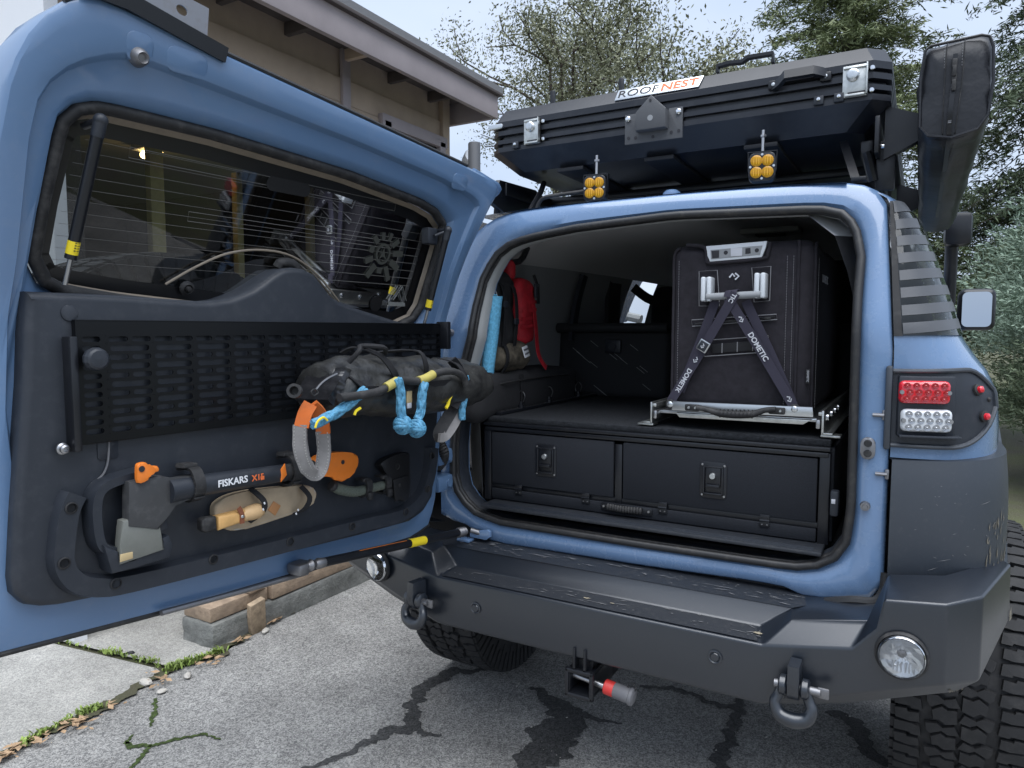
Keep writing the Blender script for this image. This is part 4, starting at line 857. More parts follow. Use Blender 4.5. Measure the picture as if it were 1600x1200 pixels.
b = MB(); b.loft([inset(.012, -.0685), inset(.048, -.0685)]); build('printed_border', b, 'frit_black', gls, MD, 0)
# defroster wires
b = MB(); GL = [(p.x, p.z) for p in inset(.055, 0)]
def span(z):
    us = []
    for (u0, z0_), (u1, z1_) in zip(GL, GL[1:] + GL[:1]):
        if (z0_ - z) * (z1_ - z) < 0: us.append(u0 + (u1 - u0) * (z - z0_) / (z1_ - z0_))
    return (min(us), max(us)) if len(us) > 1 else None
for k in range(13):
    z = 1.585 + k * .0225; s_ = span(z)
    if s_: b.tube([DL(s_[0], z, -.0675), DL(s_[1], z, -.0675)], .00045, 4)
stuff(build('defroster_wires', b, 'wire', gls, MD))
b = MB()
for (ua, za), (ub, zb) in (((1.02, 1.813), (0.252, 1.76)), ((0.236, 1.708), (0.879, 1.774))):
    b.tube([DL(ua, za, -.067), DL(ub, za, -.067), DL(ub, za - .02, -.067), DL(ua, za - .02, -.067)], .0007, 4, closed=True)
build('antenna_wires', b, 'wire', gls, MD)
def glass_text(s, at, size, m, ang=0):
    u, z = at; o = DL(u, z, -.066); zz = V((0, .29, 1)).normalized(); return text('window_sticker', s, size, MD @ frame(o, (math.cos(ang), 0, math.sin(ang)), zz) , m, gls, .0003, 1, True)
# decal facing outward, so it reads mirrored from in here
u, z = (0.629, 1.799); o = DL(u, z, -.066)
b = MB(); b.prism(rrect(0, 0, .13, .034, .016), lambda x, y, h: DL(u + x, z + y * .95, -.0655 + h), -.0003, .0003); build('window_sticker', b, 'sticker_black', gls, MD, 0)
glass_text('Outside', (u, z), .034, 'sticker_grey')
u, z = (0.265, 1.67)
b = MB()
for k in range(11):
    a = 2 * PI * k / 11 + .2; p0, p1 = .040, random.uniform(.050, .085); wv = random.uniform(.004, .010)
    pts = [(p0 * math.cos(a) - wv * math.sin(a), p0 * math.sin(a) + wv * math.cos(a)), (p1 * math.cos(a) - wv * math.sin(a), p1 * math.sin(a) + wv * math.cos(a)), (p1 * math.cos(a) + wv * math.sin(a), p1 * math.sin(a) - wv * math.cos(a)), (p0 * math.cos(a) + wv * math.sin(a), p0 * math.sin(a) - wv * math.cos(a))]
    b.prism(pts, lambda x, y, h: DL(u + x, z + y, -.066 + h), 0, .0004)
b.loft([[DL(u + r * math.cos(a), z + r * math.sin(a), -.0658) for a in np.linspace(0, 2 * PI, 28, endpoint=False)] for r in (.022, .030)])
b.prism([(-.014, -.016), (.0, .018), (.014, -.016), (.0, -.006)], lambda x, y, h: DL(u + x, z + y, -.066 + h), 0, .0004); build('window_sticker', b, 'sticker_olive', gls, MD, 0)
u, z = (0.156, 1.56); b = MB()
for dx in (0, .022): b.tube([DL(u - .03 + dx, z - .02, -.066), DL(u + dx, z + .022, -.066), DL(u + .03 + dx, z - .02, -.066)], .0016, 4)
b.box(DL(u + .01, z - .032, -.066), (.075, .0006, .012)); build('window_sticker', b, 'sticker_grey', gls, MD, 0)
u, z = (0.255, 1.527); b = MB(); b.lathe([(.024, 0), (.024, .0005)], DL(u, z, -.066), (0, 1, -.29)); build('window_sticker', b, 'sticker_black', gls, MD, 0)
# wiper shaft grommet, cable across the glass
u, z = (0.865, 1.543); b = MB(); b.lathe([(.017, 0), (.017, .006), (.011, .010), (.008, .006), (.005, .016), (.002, .017)], DL(u, z, -.062), (0, 1, -.29), 20); build('wiper_grommet', b, 'rubber', door, MD)
b = MB(); b.tube([DL(*p, -.058) for p in [(0.917, 1.549), (0.851, 1.591), (0.776, 1.627), (0.687, 1.643), (0.593, 1.636), (0.5, 1.595), (0.41, 1.529)]], .0028, 8, sub=5); build('washer_hose', b, 'tan_seal', door, MD)
# gas struts on the glass
def strut(pa, pb, lab):
    a = DL(*pa, .012); c = DL(*pb, .012); b = MB(); d = (c - a).normalized(); L_ = (c - a).length
    b.tube([a, a + d * L_ * .84], .0105, 14); o = build('gas_strut', b, 'metal_black', door, MD)
    b = MB(); b.cyl(a + d * L_ * .84, a + d * L_, .0045); build('rod', b, 'steel', o, MD)
    b = MB(); b.ball(a, .013, None, 12); b.cyl(a + V((0, -.06, 0)), a, .007); b.cyl(a, a + d * .03, .012, .0115); build('ball_end', b, 'plastic', o, MD)
    b = MB(); b.cyl(a + d * L_ * .73, a + d * L_ * .81, .0108, .0108, 14); build('strut_label', b, 'yellow', o, MD)
    b = MB()
    for k in range(4): b.tube([a + d * L_ * (.745 + k * .016) + V((-.007, .0085, 0)), a + d * L_ * (.745 + k * .016) + V((.002, .0112, 0))], .0012, 4)
    build('print_mark', b, 'print_dark', o, MD)
strut((1.117, 1.828), (1.152, 1.534), 1); strut((0.09, 1.751), (0.11, 1.464), 1)
b = MB(); u, z = (0.12, 1.733); b.box(DL(u, z, -.03), (.045, .03, .05), .006); u2, z2 = (0.084, 1.752); b.cyl(DL(u, z, -.01), DL(u2, z2, .012), .005); build('strut_bracket', b, 'plastic', door, MD)
# bump stop and dimples in the pressed steel above the window
u, z = (1.055, 1.954); b = MB(); b.lathe([(.019, -.002), (.015, .012), (.010, .018), (.006, .012), (.001, .012)], DL(u, z, -.002), (0, 1, -.29), 18); build('bump_stop', b, 'steel_dull', door, MD)
for p, w_, h_ in (((1.056, 1.969), .05, .05), ((0.962, 1.97), .085, .045), ((0.069, 1.894), .07, .045)):
    u, z = p; b = MB(); b.prism(rrect(0, 0, w_, h_, .016, 6), lambda x, y, h: DL(u + x, z + y, h), -.004, .0018, .0017, 3); build('pressed_pad', b, 'paint_inner', door, MD, 60)
# dark rain rail and slotted bracket plate on the top edge
rr_ = [(1.162, 2.031), (1.084, 2.03), (0.971, 2.013), (0.883, 2)]
b = MB(); b.tube([DL(u, z + .008, -.006) for u, z in rr_], 1, rect=(.030, .022), ref=(0, .2, 1)); tr_ = build('top_rail', b, 'metal_black', door, MD)
(ua, za), (ub, zb) = (1.102, 2.044), (0.918, 2.025); du = V((ub - ua, 0, zb - za)); ln = du.length; du.normalize(); dv = V((du.z, 0, -du.x)); dv = dv if dv.z > 0 else -dv
b = MB(); cells = 5
for k in range(cells):
    c0, c1 = ln * k / cells, ln * (k + 1) / cells; n_ = 16; outer = []; inner = []
    for q in range(n_):
        a = 2 * PI * q / n_ + PI / 4; x, y = math.cos(a), math.sin(a); m_ = max(abs(x), abs(y)); outer.append(((c0 + c1) / 2 + x / m_ * (c1 - c0) / 2, .028 + y / m_ * .028)); r_ = .012 if k % 2 else .0004; inner.append(((c0 + c1) / 2 + x * r_, .026 + y * r_ * .8))
    f = lambda p, w_: V((ua, lean(za), za)) + du * p[0] + dv * (p[1] + .01) + V((0, -.02 + w_, 0))
    b.loft([[f(p, .0) for p in inner], [f(p, .0) for p in outer], [f(p, -.003) for p in outer], [f(p, -.003) for p in inner], [f(p, .0) for p in inner]])
build('bracket_plate', b, 'steel_dull', door, MD, 0)
# rain channel ear at the hinge corner
b = MB(); b.tube([DL(*(-0.022, 1.945), -.03), DL(*(-0.111, 1.933), -.04), DL(*(-0.187, 1.92), -.05), DL(*(-0.163, 1.886), -.06)], [.010, .014, .018, .008], 10, sub=4); build('corner_ear', b, 'paint_inner', door, MD)
# ---- trim panel
tl = [(1.216, 1.519), (1.228, 1.352), (1.253, 1.123), (1.263, 1.003)]; 
tb = [(1.263, 1.003), (1.26, 0.965), (1.236, 0.94), (1.18, 0.927), (0.919, 0.904), (0.418, 0.873), (0.206, 0.865)]
trr = [(0.206, 0.865), (0.141, 0.882), (0.094, 0.924), (0.076, 1.065), (0.047, 1.359), (0.04, 1.44)]
tt = [(0.04, 1.44), (0.196, 1.465), (0.404, 1.508), (0.485, 1.529), (0.521, 1.555), (0.538, 1.58), (0.562, 1.598), (0.599, 1.605), (0.644, 1.604), (0.686, 1.581), (0.732, 1.548), (0.798, 1.521), (0.866, 1.512), (1.035, 1.518), (1.12, 1.519), (1.216, 1.519)]
TP = loop4((tl, tb, trr, tt), 36)
tc_ = (sum(p[0] for p in TP) / len(TP), sum(p[1] for p in TP) / len(TP))
def tring(ins, w):
    o = []; n = len(TP)
    for i in range(n):
        a, c = V((*TP[i - 1], 0)), V((*TP[(i + 1) % n], 0)); t = (c - a).normalized(); nn = V((-t.y, t.x, 0)); p = V((*TP[i], 0))
        if i == 0: sgn = 1 if nn.dot(V((*tc_, 0)) - p) > 0 else -1
        o.append(V(((p + nn * sgn * ins).x, w, (p + nn * sgn * ins).y)))
    return o
b = MB(); b.loft([tring(0, -.07), tring(0, .018), tring(.004, .028), tring(.010, .032), tring(.015, .033)]); b.addf(tring(.015, .033), [list(range(len(TP)))]); bmesh.ops.remove_doubles(b.b, verts=b.b.verts, dist=1e-5)
trim = build('door_trim', b, 'plastic', door, MD, 40)
b = MB(); u, z = (0.618, 1.617); b.tube([V((u + .02, -.01, z - .012)), V((u + .012, -.005, z)), V((u - .02, 0, z - .002)), V((u - .03, .0, z - .016))], .012, 10, sub=4); build('carrier_cap', b, 'rubber', door, MD)
# raised lower rail with plugs
rp = [(1.158, 1.139), (1.173, 1.108), (1.184, 1.049), (1.185, 1.007), (1.165, 0.971), (1.128, 0.951), (1.06, 0.938), (0.764, 0.923), (0.432, 0.91), (0.264, 0.902), (0.178, 0.932), (0.132, 0.994), (0.113, 1.082)]
def rail(pts, wd, w0, w1, m, name, par):
    P, _ = smooth_path([V((*p, 0)) for p in pts], [1] * len(pts), 5); A, B_ = [], []
    for i, p in enumerate(P):
        t = (P[min(i + 1, len(P) - 1)] - P[max(i - 1, 0)]).normalized(); s = V((-t.y, t.x, 0)) * wd / 2; A.append(p + s); B_.append(p - s)
    b = MB(); g_ = lambda p, w_: V((p.x, w_, p.y)); sh = .12
    b.loft([[g_(a, w0), g_(a.lerp(c, sh), w1), g_(c.lerp(a, sh), w1), g_(c, w0)] for a, c in zip(A, B_)], closed=False)
    e0, e1 = (A[0], B_[0]), (A[-1], B_[-1])
    for a, c in (e0, e1): b.addf([g_(a, w0), g_(a.lerp(c, sh), w1), g_(c.lerp(a, sh), w1), g_(c, w0)], [(0, 1, 2, 3)])
    return build(name, b, m, par, MD, 40)
lr = rail(rp, .046, .032, .056, 'plastic', 'lower_rail', door)
for u, z in [(1.171, 1.117), (1.188, 1.016), (1.096, 0.949), (0.883, 0.94), (0.673, 0.927), (0.466, 0.916), (0.251, 0.91), (0.152, 0.961), (0.129, 1.061)]:
    b = MB(); b.lathe([(.0115, .0), (.0115, .002), (.009, .003), (.0085, -.004), (.001, -.004)], (u, .056, z), (0, 1, 0), 18); build('trim_plug', b, 'rubber', lr, MD)
for (u, z), w_, h_ in (((1.148, 1.481), .030, .030), ((1.089, 1.214), .040, .038)):
    b = MB(); b.prism(rrect(0, 0, w_, h_, w_ * .48 if w_ < .035 else .006, 6), lambda x, y, h: V((u + x, .0335 + h, z + y)), 0, .002, .0008); build('access_cover', b, 'plastic', door, MD)
b = MB(); b.tube([V((u, .037, z)) for u, z in [(1.087, 1.237), (1.091, 1.192), (1.102, 1.166), (1.123, 1.152)]], .0022, 6, sub=4); build('loose_wire', b, 'grey_rubber', door, MD)
# ---- slotted storage panel
u0, zt = (1.145, 1.492); u1, zt1 = (0.073, 1.434); _, zb = (1.16, 1.22); zb = zb + .012; zt = (zt + zt1) / 2 + .004
pw, ph = u0 - u1, zt - zb
b = MB()
def cell(x0, x1, y0, y1, hw, hh):
    """panel cell with a rounded slot cut through it"""
    cx, cy = (x0 + x1) / 2, (y0 + y1) / 2; inner = rrect(cx, cy, hw, hh, min(hw, hh) * .49, 3); outer = []
    for x, y in inner:
        dx, dy = (x - cx) / (hw / 2), (y - cy) / (hh / 2); m_ = max(abs(dx), abs(dy)); outer.append((cx + dx / m_ * (x1 - x0) / 2, cy + dy / m_ * (y1 - y0) / 2))
    f = lambda p, w_: V((u1 + p[0], w_, zb + p[1])); b.loft([[f(p, .0445) for p in inner], [f(p, .0475) for p in inner], [f(p, .0475) for p in outer], [f(p, .0445) for p in outer], [f(p, .0445) for p in inner]])
ncol = 11; lx0 = .055; rowp = (ph - .045) / 5.35; cw = (pw - lx0) / ncol
def solid(x0, x1, y0, y1): b.box((u1 + (x0 + x1) / 2, .046, zb + (y0 + y1) / 2), (x1 - x0, .003, y1 - y0))
y = .014; solid(0, pw, 0, y)
rows = []
for r_ in range(6):
    rows.append((y, y + rowp * .45, 2)); y += rowp * .45
    if y + rowp * .55 > ph - .02: break
    rows.append((y, y + rowp * .55, 1)); y += rowp * .55
for (ya, yb, k) in rows:
    for c in range(ncol):
        xa, xb = c * cw, (c + 1) * cw
        if k == 1: cell(xa, xb, ya, yb, cw * .84, .0118)
        else:
            for q in range(2): cell(xa + cw * q / 2, xa + cw * (q + 1) / 2, ya, yb, cw * .42, .0102)
    cell(pw - lx0, pw, ya, yb, .034, .0105)
solid(0, pw, y, ph)
b.box((u1 + pw / 2, .039, zt), (pw, .017, .004), .001); b.box((u1 + pw - .002, .0385, zb + ph / 2), (.004, .015, ph), .001); b.box((u1 + pw / 2, .0425, zb), (pw, .010, .003), .001)
mp_ = build('storage_panel', b, 'panel_black', door, MD, 0)
b = MB(); b.box((u0 + .012, .050, (zt + zb) / 2 - .02), (.014, .034, ph * .92), .003); build('side_bracket', b, 'metal_black', door, MD)
b = MB(); b.box((u1 - .006, .055, zt - .035), (.018, .045, .085), .003); build('side_bracket', b, 'metal_black', door, MD)
u, z = (1.177, 1.229); b = MB(); b.lathe([(.011, 0), (.011, .004), (.008, .006), (.008, .014), (.005, .016), (.004, .010), (.001, .010)], (u, .045, z), (0, 1, 0), 18); build('mount_bolt', b, 'steel', door, MD)
u, z = (1.128, 1.395); b = MB(); b.lathe([(.010, -.022), (.012, -.006), (.021, -.004), (.0225, .006), (.020, .014), (.016, .017), (.001, .019)], (u, .080, z), (0, 1, 0), 12); build('knob', b, 'plastic', door, MD, 25)
# ---- spare wheel on the outside of the door
sw = wheel(suv, (0, 0, 0), .43, .28, 'spare_wheel')
def place(o, M):

    o.matrix_basis = world_of(o.parent).inverted() @ M @ world_of(o.parent)
place(sw, MD @ Matrix.Translation((.80, -.33, 1.21)) @ Matrix.Rotation(R(90), 4, 'Z'))
# ---- door stay at the foot of the door
a = MD @ V(((0.612, 0.846)[0], .045, (0.612, 0.846)[1])); c = V((-0.505, -0.03, 0.777)); d = (c - a).normalized(); L_ = (c - a).length; b = MB(); b.cyl(a + d * .05, a + d * L_ * .93, .0125); ds = build('door_stay', b, 'metal_black', door)
b = MB(); b.cyl(a + d * L_ * .56, a + d * L_ * .66, .0132, .0132, 16); build('warning_label', b, 'yellow', ds)
b = MB(); b.tube([a + d * L_ * .26 + V((.004, -.002, .0118)), a + d * L_ * .54 + V((.004, -.002, .0118))], .0012, 4); build('warning_stripe', b, 'orange', ds)
b = MB(); b.lathe([(.008, 0), (.016, .01), (.010, .025), (.015, .035), (.012, .06)], a, d, 16); b.box(a + V((-.02, -.005, -.006)), (.05, .05, .03), .008); build('end_fitting', b, 'steel_dull', ds)
b = MB(); b.lathe([(.014, 0), (.017, .006), (.013, .012), (.017, .020), (.013, .027), (.016, .034), (.009, .045)], a + d * L_ * .90, d, 16); b.cyl(c, c + V((.03, .02, -.012)), .009); build('end_fitting', b, 'steel_dull', ds)
b = MB(); b.prism([(-.04, -.016), (.025, -.018), (.040, -.006), (.040, .012), (.03, .018), (-.04, .002)], lambda x, y, h: V((c.x + .03 + x, -.008 - h, c.z - .012 + y)), 0, .012, .003); b.box((c.x - .02, -.03, c.z - .035), (.05, .035, .010), .003); build('stay_bracket', b, 'paint', suv)
b = MB(); b.tube([DL(u, z - .016, .004) for u, z in [(0.579, 0.827), (0.769, 0.838), (0.977, 0.853)]], .007, 8); build('stay_guide', b, 'steel_dull', door, MD)
# wiring boot between door and pillar
b = MB(); P = [V((-0.595, -0.08, 1.077)), V((-0.585, -0.07, 1.044)), V((-0.602, -0.05, 1.011)), V((-0.635, -0.03, 0.983))]; PP, _ = smooth_path(P, [1] * 4, 10); b.tube(PP, [.016 + .003 * (i % 2) for i in range(len(PP))], 12); build('wiring_boot', b, 'rubber', door)
# ================================================================ drawer box
DZ0, DZ1, DX0, DX1, DY = .866, 1.150, -.515, .585, .08
dw_ = thing('drawer_unit', 'black carpeted drawer unit filling the cargo floor', 'drawers', (.035, .5, DZ0))
b = MB(); b.box((.035, .585, DZ1 - .009), (DX1 - DX0, .99, .018), .003); build('top_board', b, 'carpet', dw_)
b = MB(); b.box((.035, DY + .004, DZ1 - .024), (DX1 - DX0 + .004, .022, .012), .003); b.box((.035, DY + .004, DZ1 - .040), (DX1 - DX0 - .004, .018, .014), .003); build('top_rail', b, 'metal_black', dw_)
b = MB()
for x in (DX0 + .012, DX1 - .012): b.box((x, DY + .014, (DZ0 + DZ1) / 2 - .02), (.028, .03, DZ1 - DZ0 - .03), .003)
b.box((-.022, DY + .012, .994), (.024, .024, .196), .003); b.box((.035, DY + .012, .912), (DX1 - DX0 - .05, .016, .016), .002); build('frame', b, 'metal_black', dw_)
for x in (DX0, DX1):
    b = MB(); b.box((x, .585, (DZ0 + DZ1) / 2 - .012), (.018, .96, DZ1 - DZ0 - .024), .002); build('side_board', b, 'drawer', dw_)
def latch(par, x, z):
    b = MB(); b.prism(rrect(x, z, .078, .108, .012), lambda a, c, h: V((a, DY - .003 - h, c)), 0, .003, .001); o = build('latch_plate', b, 'metal_black', par)
    b = MB()
    for dx, dz, w, h in ((0, .040, .060, .006), (0, -.040, .060, .006), (-.027, 0, .006, .086), (.027, 0, .006, .086)): b.box((x + dx, DY - .009, z + dz), (w, .008, h), .0025)
    build('latch_rim', b, 'metal_black', o)
    b = MB(); b.box((x, DY - .008, z + .010), (.044, .006, .056), .002); b.box((x, DY - .013, z - .016), (.040, .010, .010), .003); build('paddle', b, 'metal_black', o)
    b = MB(); b.lathe([(.0095, 0), (.0095, .008), (.008, .010), (.001, .010)], (x, DY - .010, z + .014), (0, -1, 0), 18); b.box((x, DY - .0205, z + .014), (.002, .001, .009)); build('lock_barrel', b, 'silver', o)
    for sx in (-1, 1):
        for sz in (-1, 1): b = MB(); b.lathe([(.0035, 0), (.003, .002), (.001, .0022)], (x + sx * .032, DY - .006, z + sz * .045), (0, -1, 0), 10); build('screw', b, 'steel', o)
for x0, x1, lx_ in ((DX0 + .028, -.036, -.275), (-.008, DX1 - .028, .275)):
    b = MB(); b.box(((x0 + x1) / 2, DY + .006, 1.010), (x1 - x0 - .004, .018, .178), .003); o = build('drawer_front', b, 'drawer', dw_); latch(o, lx_, 1.018 if lx_ < 0 else 1.010)
b = MB(); b.box((.035, DY + .006, .885), (DX1 - DX0 - .058, .018, .036), .003); lw = build('lower_front', b, 'drawer', dw_)
for x in (-.378, -.130, .125, .422):
    b = MB(); b.box((x, DY - .005, .920), (.026, .005, .014), .001); b.box((x, DY - .005, .900), (.026, .005, .018), .001); b.cyl((x - .013, DY - .008, .9105), (x + .013, DY - .008, .9105), .004, .004, 8); h_ = build('hinge', b, 'metal_black', dw_)
    for dx in (-.007, .007): b = MB(); b.cyl((x + dx, DY - .007, .899), (x + dx, DY - .0095, .899), .0025, .002, 8); build('screw', b, 'steel_dull', h_)
b = MB(); b.box((.008, DY - .006, .891), (.168, .006, .026), .003); gh = build('grab_handle', b, 'metal_black', dw_)
b = MB()
for k in range(13):
    x = -.048 + k * .0088; b.ball((x, DY - .017 - .006 * math.sin(k / 12 * PI), .893), (.0062, .008, .0115), None, 8)
build('woven_grip', b, 'rope_black', gh)
for x in (-.066, .082): b = MB(); b.lathe([(.004, 0), (.0035, .003), (.001, .003)], (x, DY - .009, .892), (0, -1, 0), 10); build('screw', b, 'steel', gh)
b = MB(); b.box((.035, .9, 1.0), (1.06, .012, .24)); build('back_board', b, 'drawer', dw_, smooth=0)
# lashing track with rings along the left edge
tk = thing('lashing_track', 'black lashing track with wire rings along the left edge of the drawer top', 'track', (-.47, .55, DZ1 + .003))
b = MB(); b.box((-.488, .55, DZ1 + .006), (.026, .85, .012), .002); build('track', b, 'metal_black', tk)
b = MB()
for k in range(30): b.lathe([(.007, 0), (.007, .0015), (.004, .0016)], (-.488, .15 + k * .028, DZ1 + .012), (0, 0, 1), 10)
build('track_holes', b, 'rubber', tk)
for px in (.29, .52, .80):
    b = MB(); b.lathe([(.013, 0), (.013, .010), (.007, .014), (.006, .022)], (-.488, px, DZ1 + .012), (0, 0, 1), 14); o = build('track_stud', b, 'metal_black', tk)
    b = MB(); q = V((-.488, px, DZ1 + .034)); b.tube([q + V((-.010, 0, 0)), q + V((-.014, .0, .020)), q + V((.0, .002, .040)), q + V((.016, .0, .024)), q + V((.010, 0, 0))], .0022, 6, sub=4); build('ring', b, 'steel', o)
# ================================================================ fridge on its slide
FY = .16; FX0, FX1, FZ0, FZ1, FL = .108, .525, 1.205, 1.706, .78
fr = thing('portable_fridge', 'portable fridge in a black insulated cover strapped onto the silver slide', 'fridge', ((FX0 + FX1) / 2, FY + FL / 2, FZ0))
b = MB(); b.box(((FX0 + FX1) / 2, FY + FL / 2, (FZ0 + FZ1) / 2), (FX1 - FX0, FL, FZ1 - FZ0), .038, None, 5)
bmesh.ops.subdivide_edges(b.b, edges=[e for e in b.b.edges if e.calc_length() > .25], cuts=10, use_grid_fill=True); b.noise(.0035, 7, 4); build('insulated_cover', b, 'fabric', fr, smooth=60)
def seam(pts, m='fabric', r=.0045, name='piping', st_=True):
    b = MB(); b.tube([V(p) for p in pts], r, 8, sub=3); o = build(name, b, m, fr)
    return o
zl = np.linspace(FZ0 + .02, FZ1 - .03, 6)
seam([(FX0 + .012, FY + .004, z) for z in zl] + [(FX0 + .03, FY + .004, FZ1 - .008)]); seam([(FX1 - .045, FY - .002, z) for z in zl] + [(FX1 - .047, FY + .006, FZ1 - .006)]); seam([(FX1 - .004, FY + .022, z) for z in zl] + [(FX1 - .006, FY + .05, FZ1 - .01)])
def stitches(name, pts, sp=.0075, l=.0048):
    P = [V(p) for p in pts]; b = MB()
    for a, c in zip(P, P[1:]):
        n_ = max(1, int((c - a).length / sp)); d = (c - a).normalized()
        for k in range(n_): q = a + d * (k + .5) * sp; b.tube([q - d * l / 2, q + d * l / 2], .0007, 4)
    stuff(build(name, b, 'stitch', fr))
for x in (FX0 + .030, FX1 - .075, FX1 - .058): stitches('stitching', [(x, FY - .0045, FZ0 + .02), (x, FY - .0045, FZ1 - .04)])
stitches('stitching', [(FX1 + .0035, FY + .040, FZ0 + .02), (FX1 + .0035, FY + .040, FZ1 - .05)])
F2 = lambda p, d=0: V((p[0], FY - .006 - d, p[1]))
def box2(name, pts, m, d0, d1, par=fr, bev=.001): b = MB(); b.prism(pts, lambda x, y, h: V((x, FY - h, y)), d0, d1, bev); return build(name, b, m, par)
# control panel
cpn = [(0.22, 1.698), (0.394, 1.703), (0.391, 1.686), (0.381, 1.658), (0.233, 1.652), (0.225, 1.669)]
o = box2('control_panel', cpn, 'aluminium', -.01, .010); cps = [(0.234, 1.686), (0.382, 1.691), (0.376, 1.665), (0.236, 1.659)]; o2 = box2('display_strip', cps, 'trim_mid', .010, .012, o)
for pts, m_ in (([(0.293, 1.688), (0.326, 1.688), (0.326, 1.664), (0.294, 1.664)], 'print'), ([(0.237, 1.683), (0.26, 1.684), (0.26, 1.662), (0.24, 1.661)], 'print_dark'), ([(0.335, 1.685), (0.349, 1.686), (0.35, 1.67), (0.335, 1.669)], 'print_dark')): box2('display', pts, m_, .012, .0135, o)
for p in ((0.279, 1.676), (0.367, 1.678)): b = MB(); b.lathe([(.006, 0), (.005, .002), (.001, .002)], (p[0], FY - .012, p[1]), (0, -1, 0), 14); build('button', b, 'print_dark', o)
def flap(pts, d=.0045):                                          # sewn rim lines
    b = MB(); b.tube([F2(p) for p in pts], .0015, 6, closed=True); build('sewn_edge', b, 'stitch', fr)
b = MB(); b.tube([F2(p) for p in [(0.16, 1.705), (0.214, 1.696), (0.223, 1.66), (0.238, 1.648), (0.38, 1.654), (0.396, 1.668), (0.402, 1.7)]], .0055, 8, sub=3); build('cover_binding', b, 'fabric', fr)
flap([(0.2, 1.625), (0.254, 1.626), (0.263, 1.52), (0.202, 1.521)]); flap([(0.353, 1.629), (0.406, 1.631), (0.405, 1.533), (0.362, 1.53)]); flap([(0.18, 1.479), (0.425, 1.494), (0.427, 1.479), (0.182, 1.46)]); flap([(0.216, 1.417), (0.404, 1.432), (0.41, 1.386), (0.221, 1.369)])
box2('pocket_loops', [(0.243, 1.406), (0.395, 1.42), (0.398, 1.393), (0.246, 1.379)], 'strap_black', .005, .009)
for p in ((0.274, 1.395), (0.318, 1.399), (0.362, 1.403)): b = MB(); b.box((p[0], FY - .009, p[1]), (.003, .004, .030), .001); build('pocket_tack', b, 'stitch', fr)
b = MB(); b.tube([F2(p, .003) for p in [(0.19, 1.467), (0.313, 1.476), (0.42, 1.487)]], .0028, 6); build('pocket_zip', b, 'metal_black', fr); b = MB(); p = (0.402, 1.483); b.box(F2(p, .005), (.018, .004, .007), .001); build('zip_pull', b, 'rubber', fr)
# carry handle: two brackets and a bar
for (pa, pb) in (((0.232, 1.569), 0), ((0.384, 1.575), 0)):
    for dx in (-.0085, .0085): b = MB(); b.box((pa[0] + dx, FY - .026, pa[1]), (.014, .050, .072), .005, None, 3); build('handle_bracket', b, 'aluminium', fr)
(xa, za), (xb, zb_) = (0.235, 1.546), (0.387, 1.55); b = MB(); b.cyl((xa, FY - .044, za), (xb, FY - .044, zb_), .0105, None, 20); build('handle_bar', b, 'trim_mid', fr)
# straps
def strap(pa, pb, dya, dyb, w=.027):
    A = V((pa[0], FY - dya, pa[1])); C = V((pb[0], FY - dyb, pb[1])); b = MB(); mid = A.lerp(C, .5); b.tube([A, A.lerp(C, .3) + V((0, .006, 0)), mid + V((0, .008, 0)), A.lerp(C, .75) + V((0, .004, 0)), C], 1, rect=(w, .0022), ref=V((0, -1, 0)).cross(C - A), sub=4); build('strap', b, 'webbing', fr); return A, C
b2 = strap((0.152, 1.261), (0.257, 1.535), .016, .030); strap((0.475, 1.246), (0.343, 1.533), .018, .030)
a1 = strap((0.126, 1.229), (0.32, 1.555), .030, .058); a2 = strap((0.481, 1.236), (0.298, 1.541), .030, .052)
b = MB(); p = (0.303, 1.548); b.tube([V((p[0], FY - .057, p[1] - .006)), V((p[0] + .004, FY - .054, p[1] + .012)), V((p[0] + .008, FY - .038, p[1] + .012)), V((p[0] + .008, FY - .030, p[1] - .006))], 1, rect=(.034, .0022), ref=(1, 0, .2), sub=3); build('strap', b, 'webbing', fr)
nrm = V((0, -.0038, 0))
def st_text(s, a_, t, size, name='lettering'): A, C = a_; d = (C - A).normalized(); b_ = 4 * t * (1 - t) * .008; M_ = frame(A.lerp(C, t) + nrm * 1.0 + V((0, b_, 0)), d, V((0, -1, 0)).cross(d)); return text(name, s, size, M_, 'print', fr, .0003, 1.0, True)
dn = (a1[1], a1[0]); up2 = (a2[1], a2[0])
st_text('DOMETIC', dn, .80, .020); st_text('DOMETIC', up2, .46, .021); st_text('TIC', dn, .045, .018)
def chev(M_, s, m='print', par=fr):
    for q in ([(-1.0, -.28), (-.38, .48), (.12, -.12)], [(.18, .62), (.95, -.06), (.18, -.74)]):
        b = MB(); b.tube([M_ @ V((x * s, y * s, .0004)) for x, y in q], 1, rect=(.0006, s * .34), ref=M_.to_3x3() @ V((0, 0, 1))); build('emblem', b, m, par, None, 0)
p = (0.304, 1.607); chev(frame(F2(p, .001), (1, 0, 0), (0, 0, 1)), .014)
def chev_on(a_, t, s): A, C = a_; d = (C - A).normalized(); b_ = 4 * t * (1 - t) * .008; chev(frame(A.lerp(C, t) + nrm * .9 + V((0, b_, 0)), d, V((0, -1, 0)).cross(d)), s)
chev_on(dn, .60, .009); chev_on(up2, .20, .009); chev_on(up2, .94, .009)
A, C = dn; d = (C - A).normalized(); q = A.lerp(C, .47) + V((0, -.006, 0)); Mb = Matrix((d, V((0, -1, 0)).cross(d), V((0, -1, 0)))).transposed(); b = MB(); b.box(q, (.034, .034, .008), .003, Mb); o = build('buckle', b, 'silver', fr); b = MB(); b.box(q + V((0, -.004, 0)), (.028, .026, .004), .002, Mb); build('buckle_face', b, 'plastic', o); chev(frame(q + V((0, -.0065, 0)), d, V((0, -1, 0)).cross(d)), .007, 'print', o)
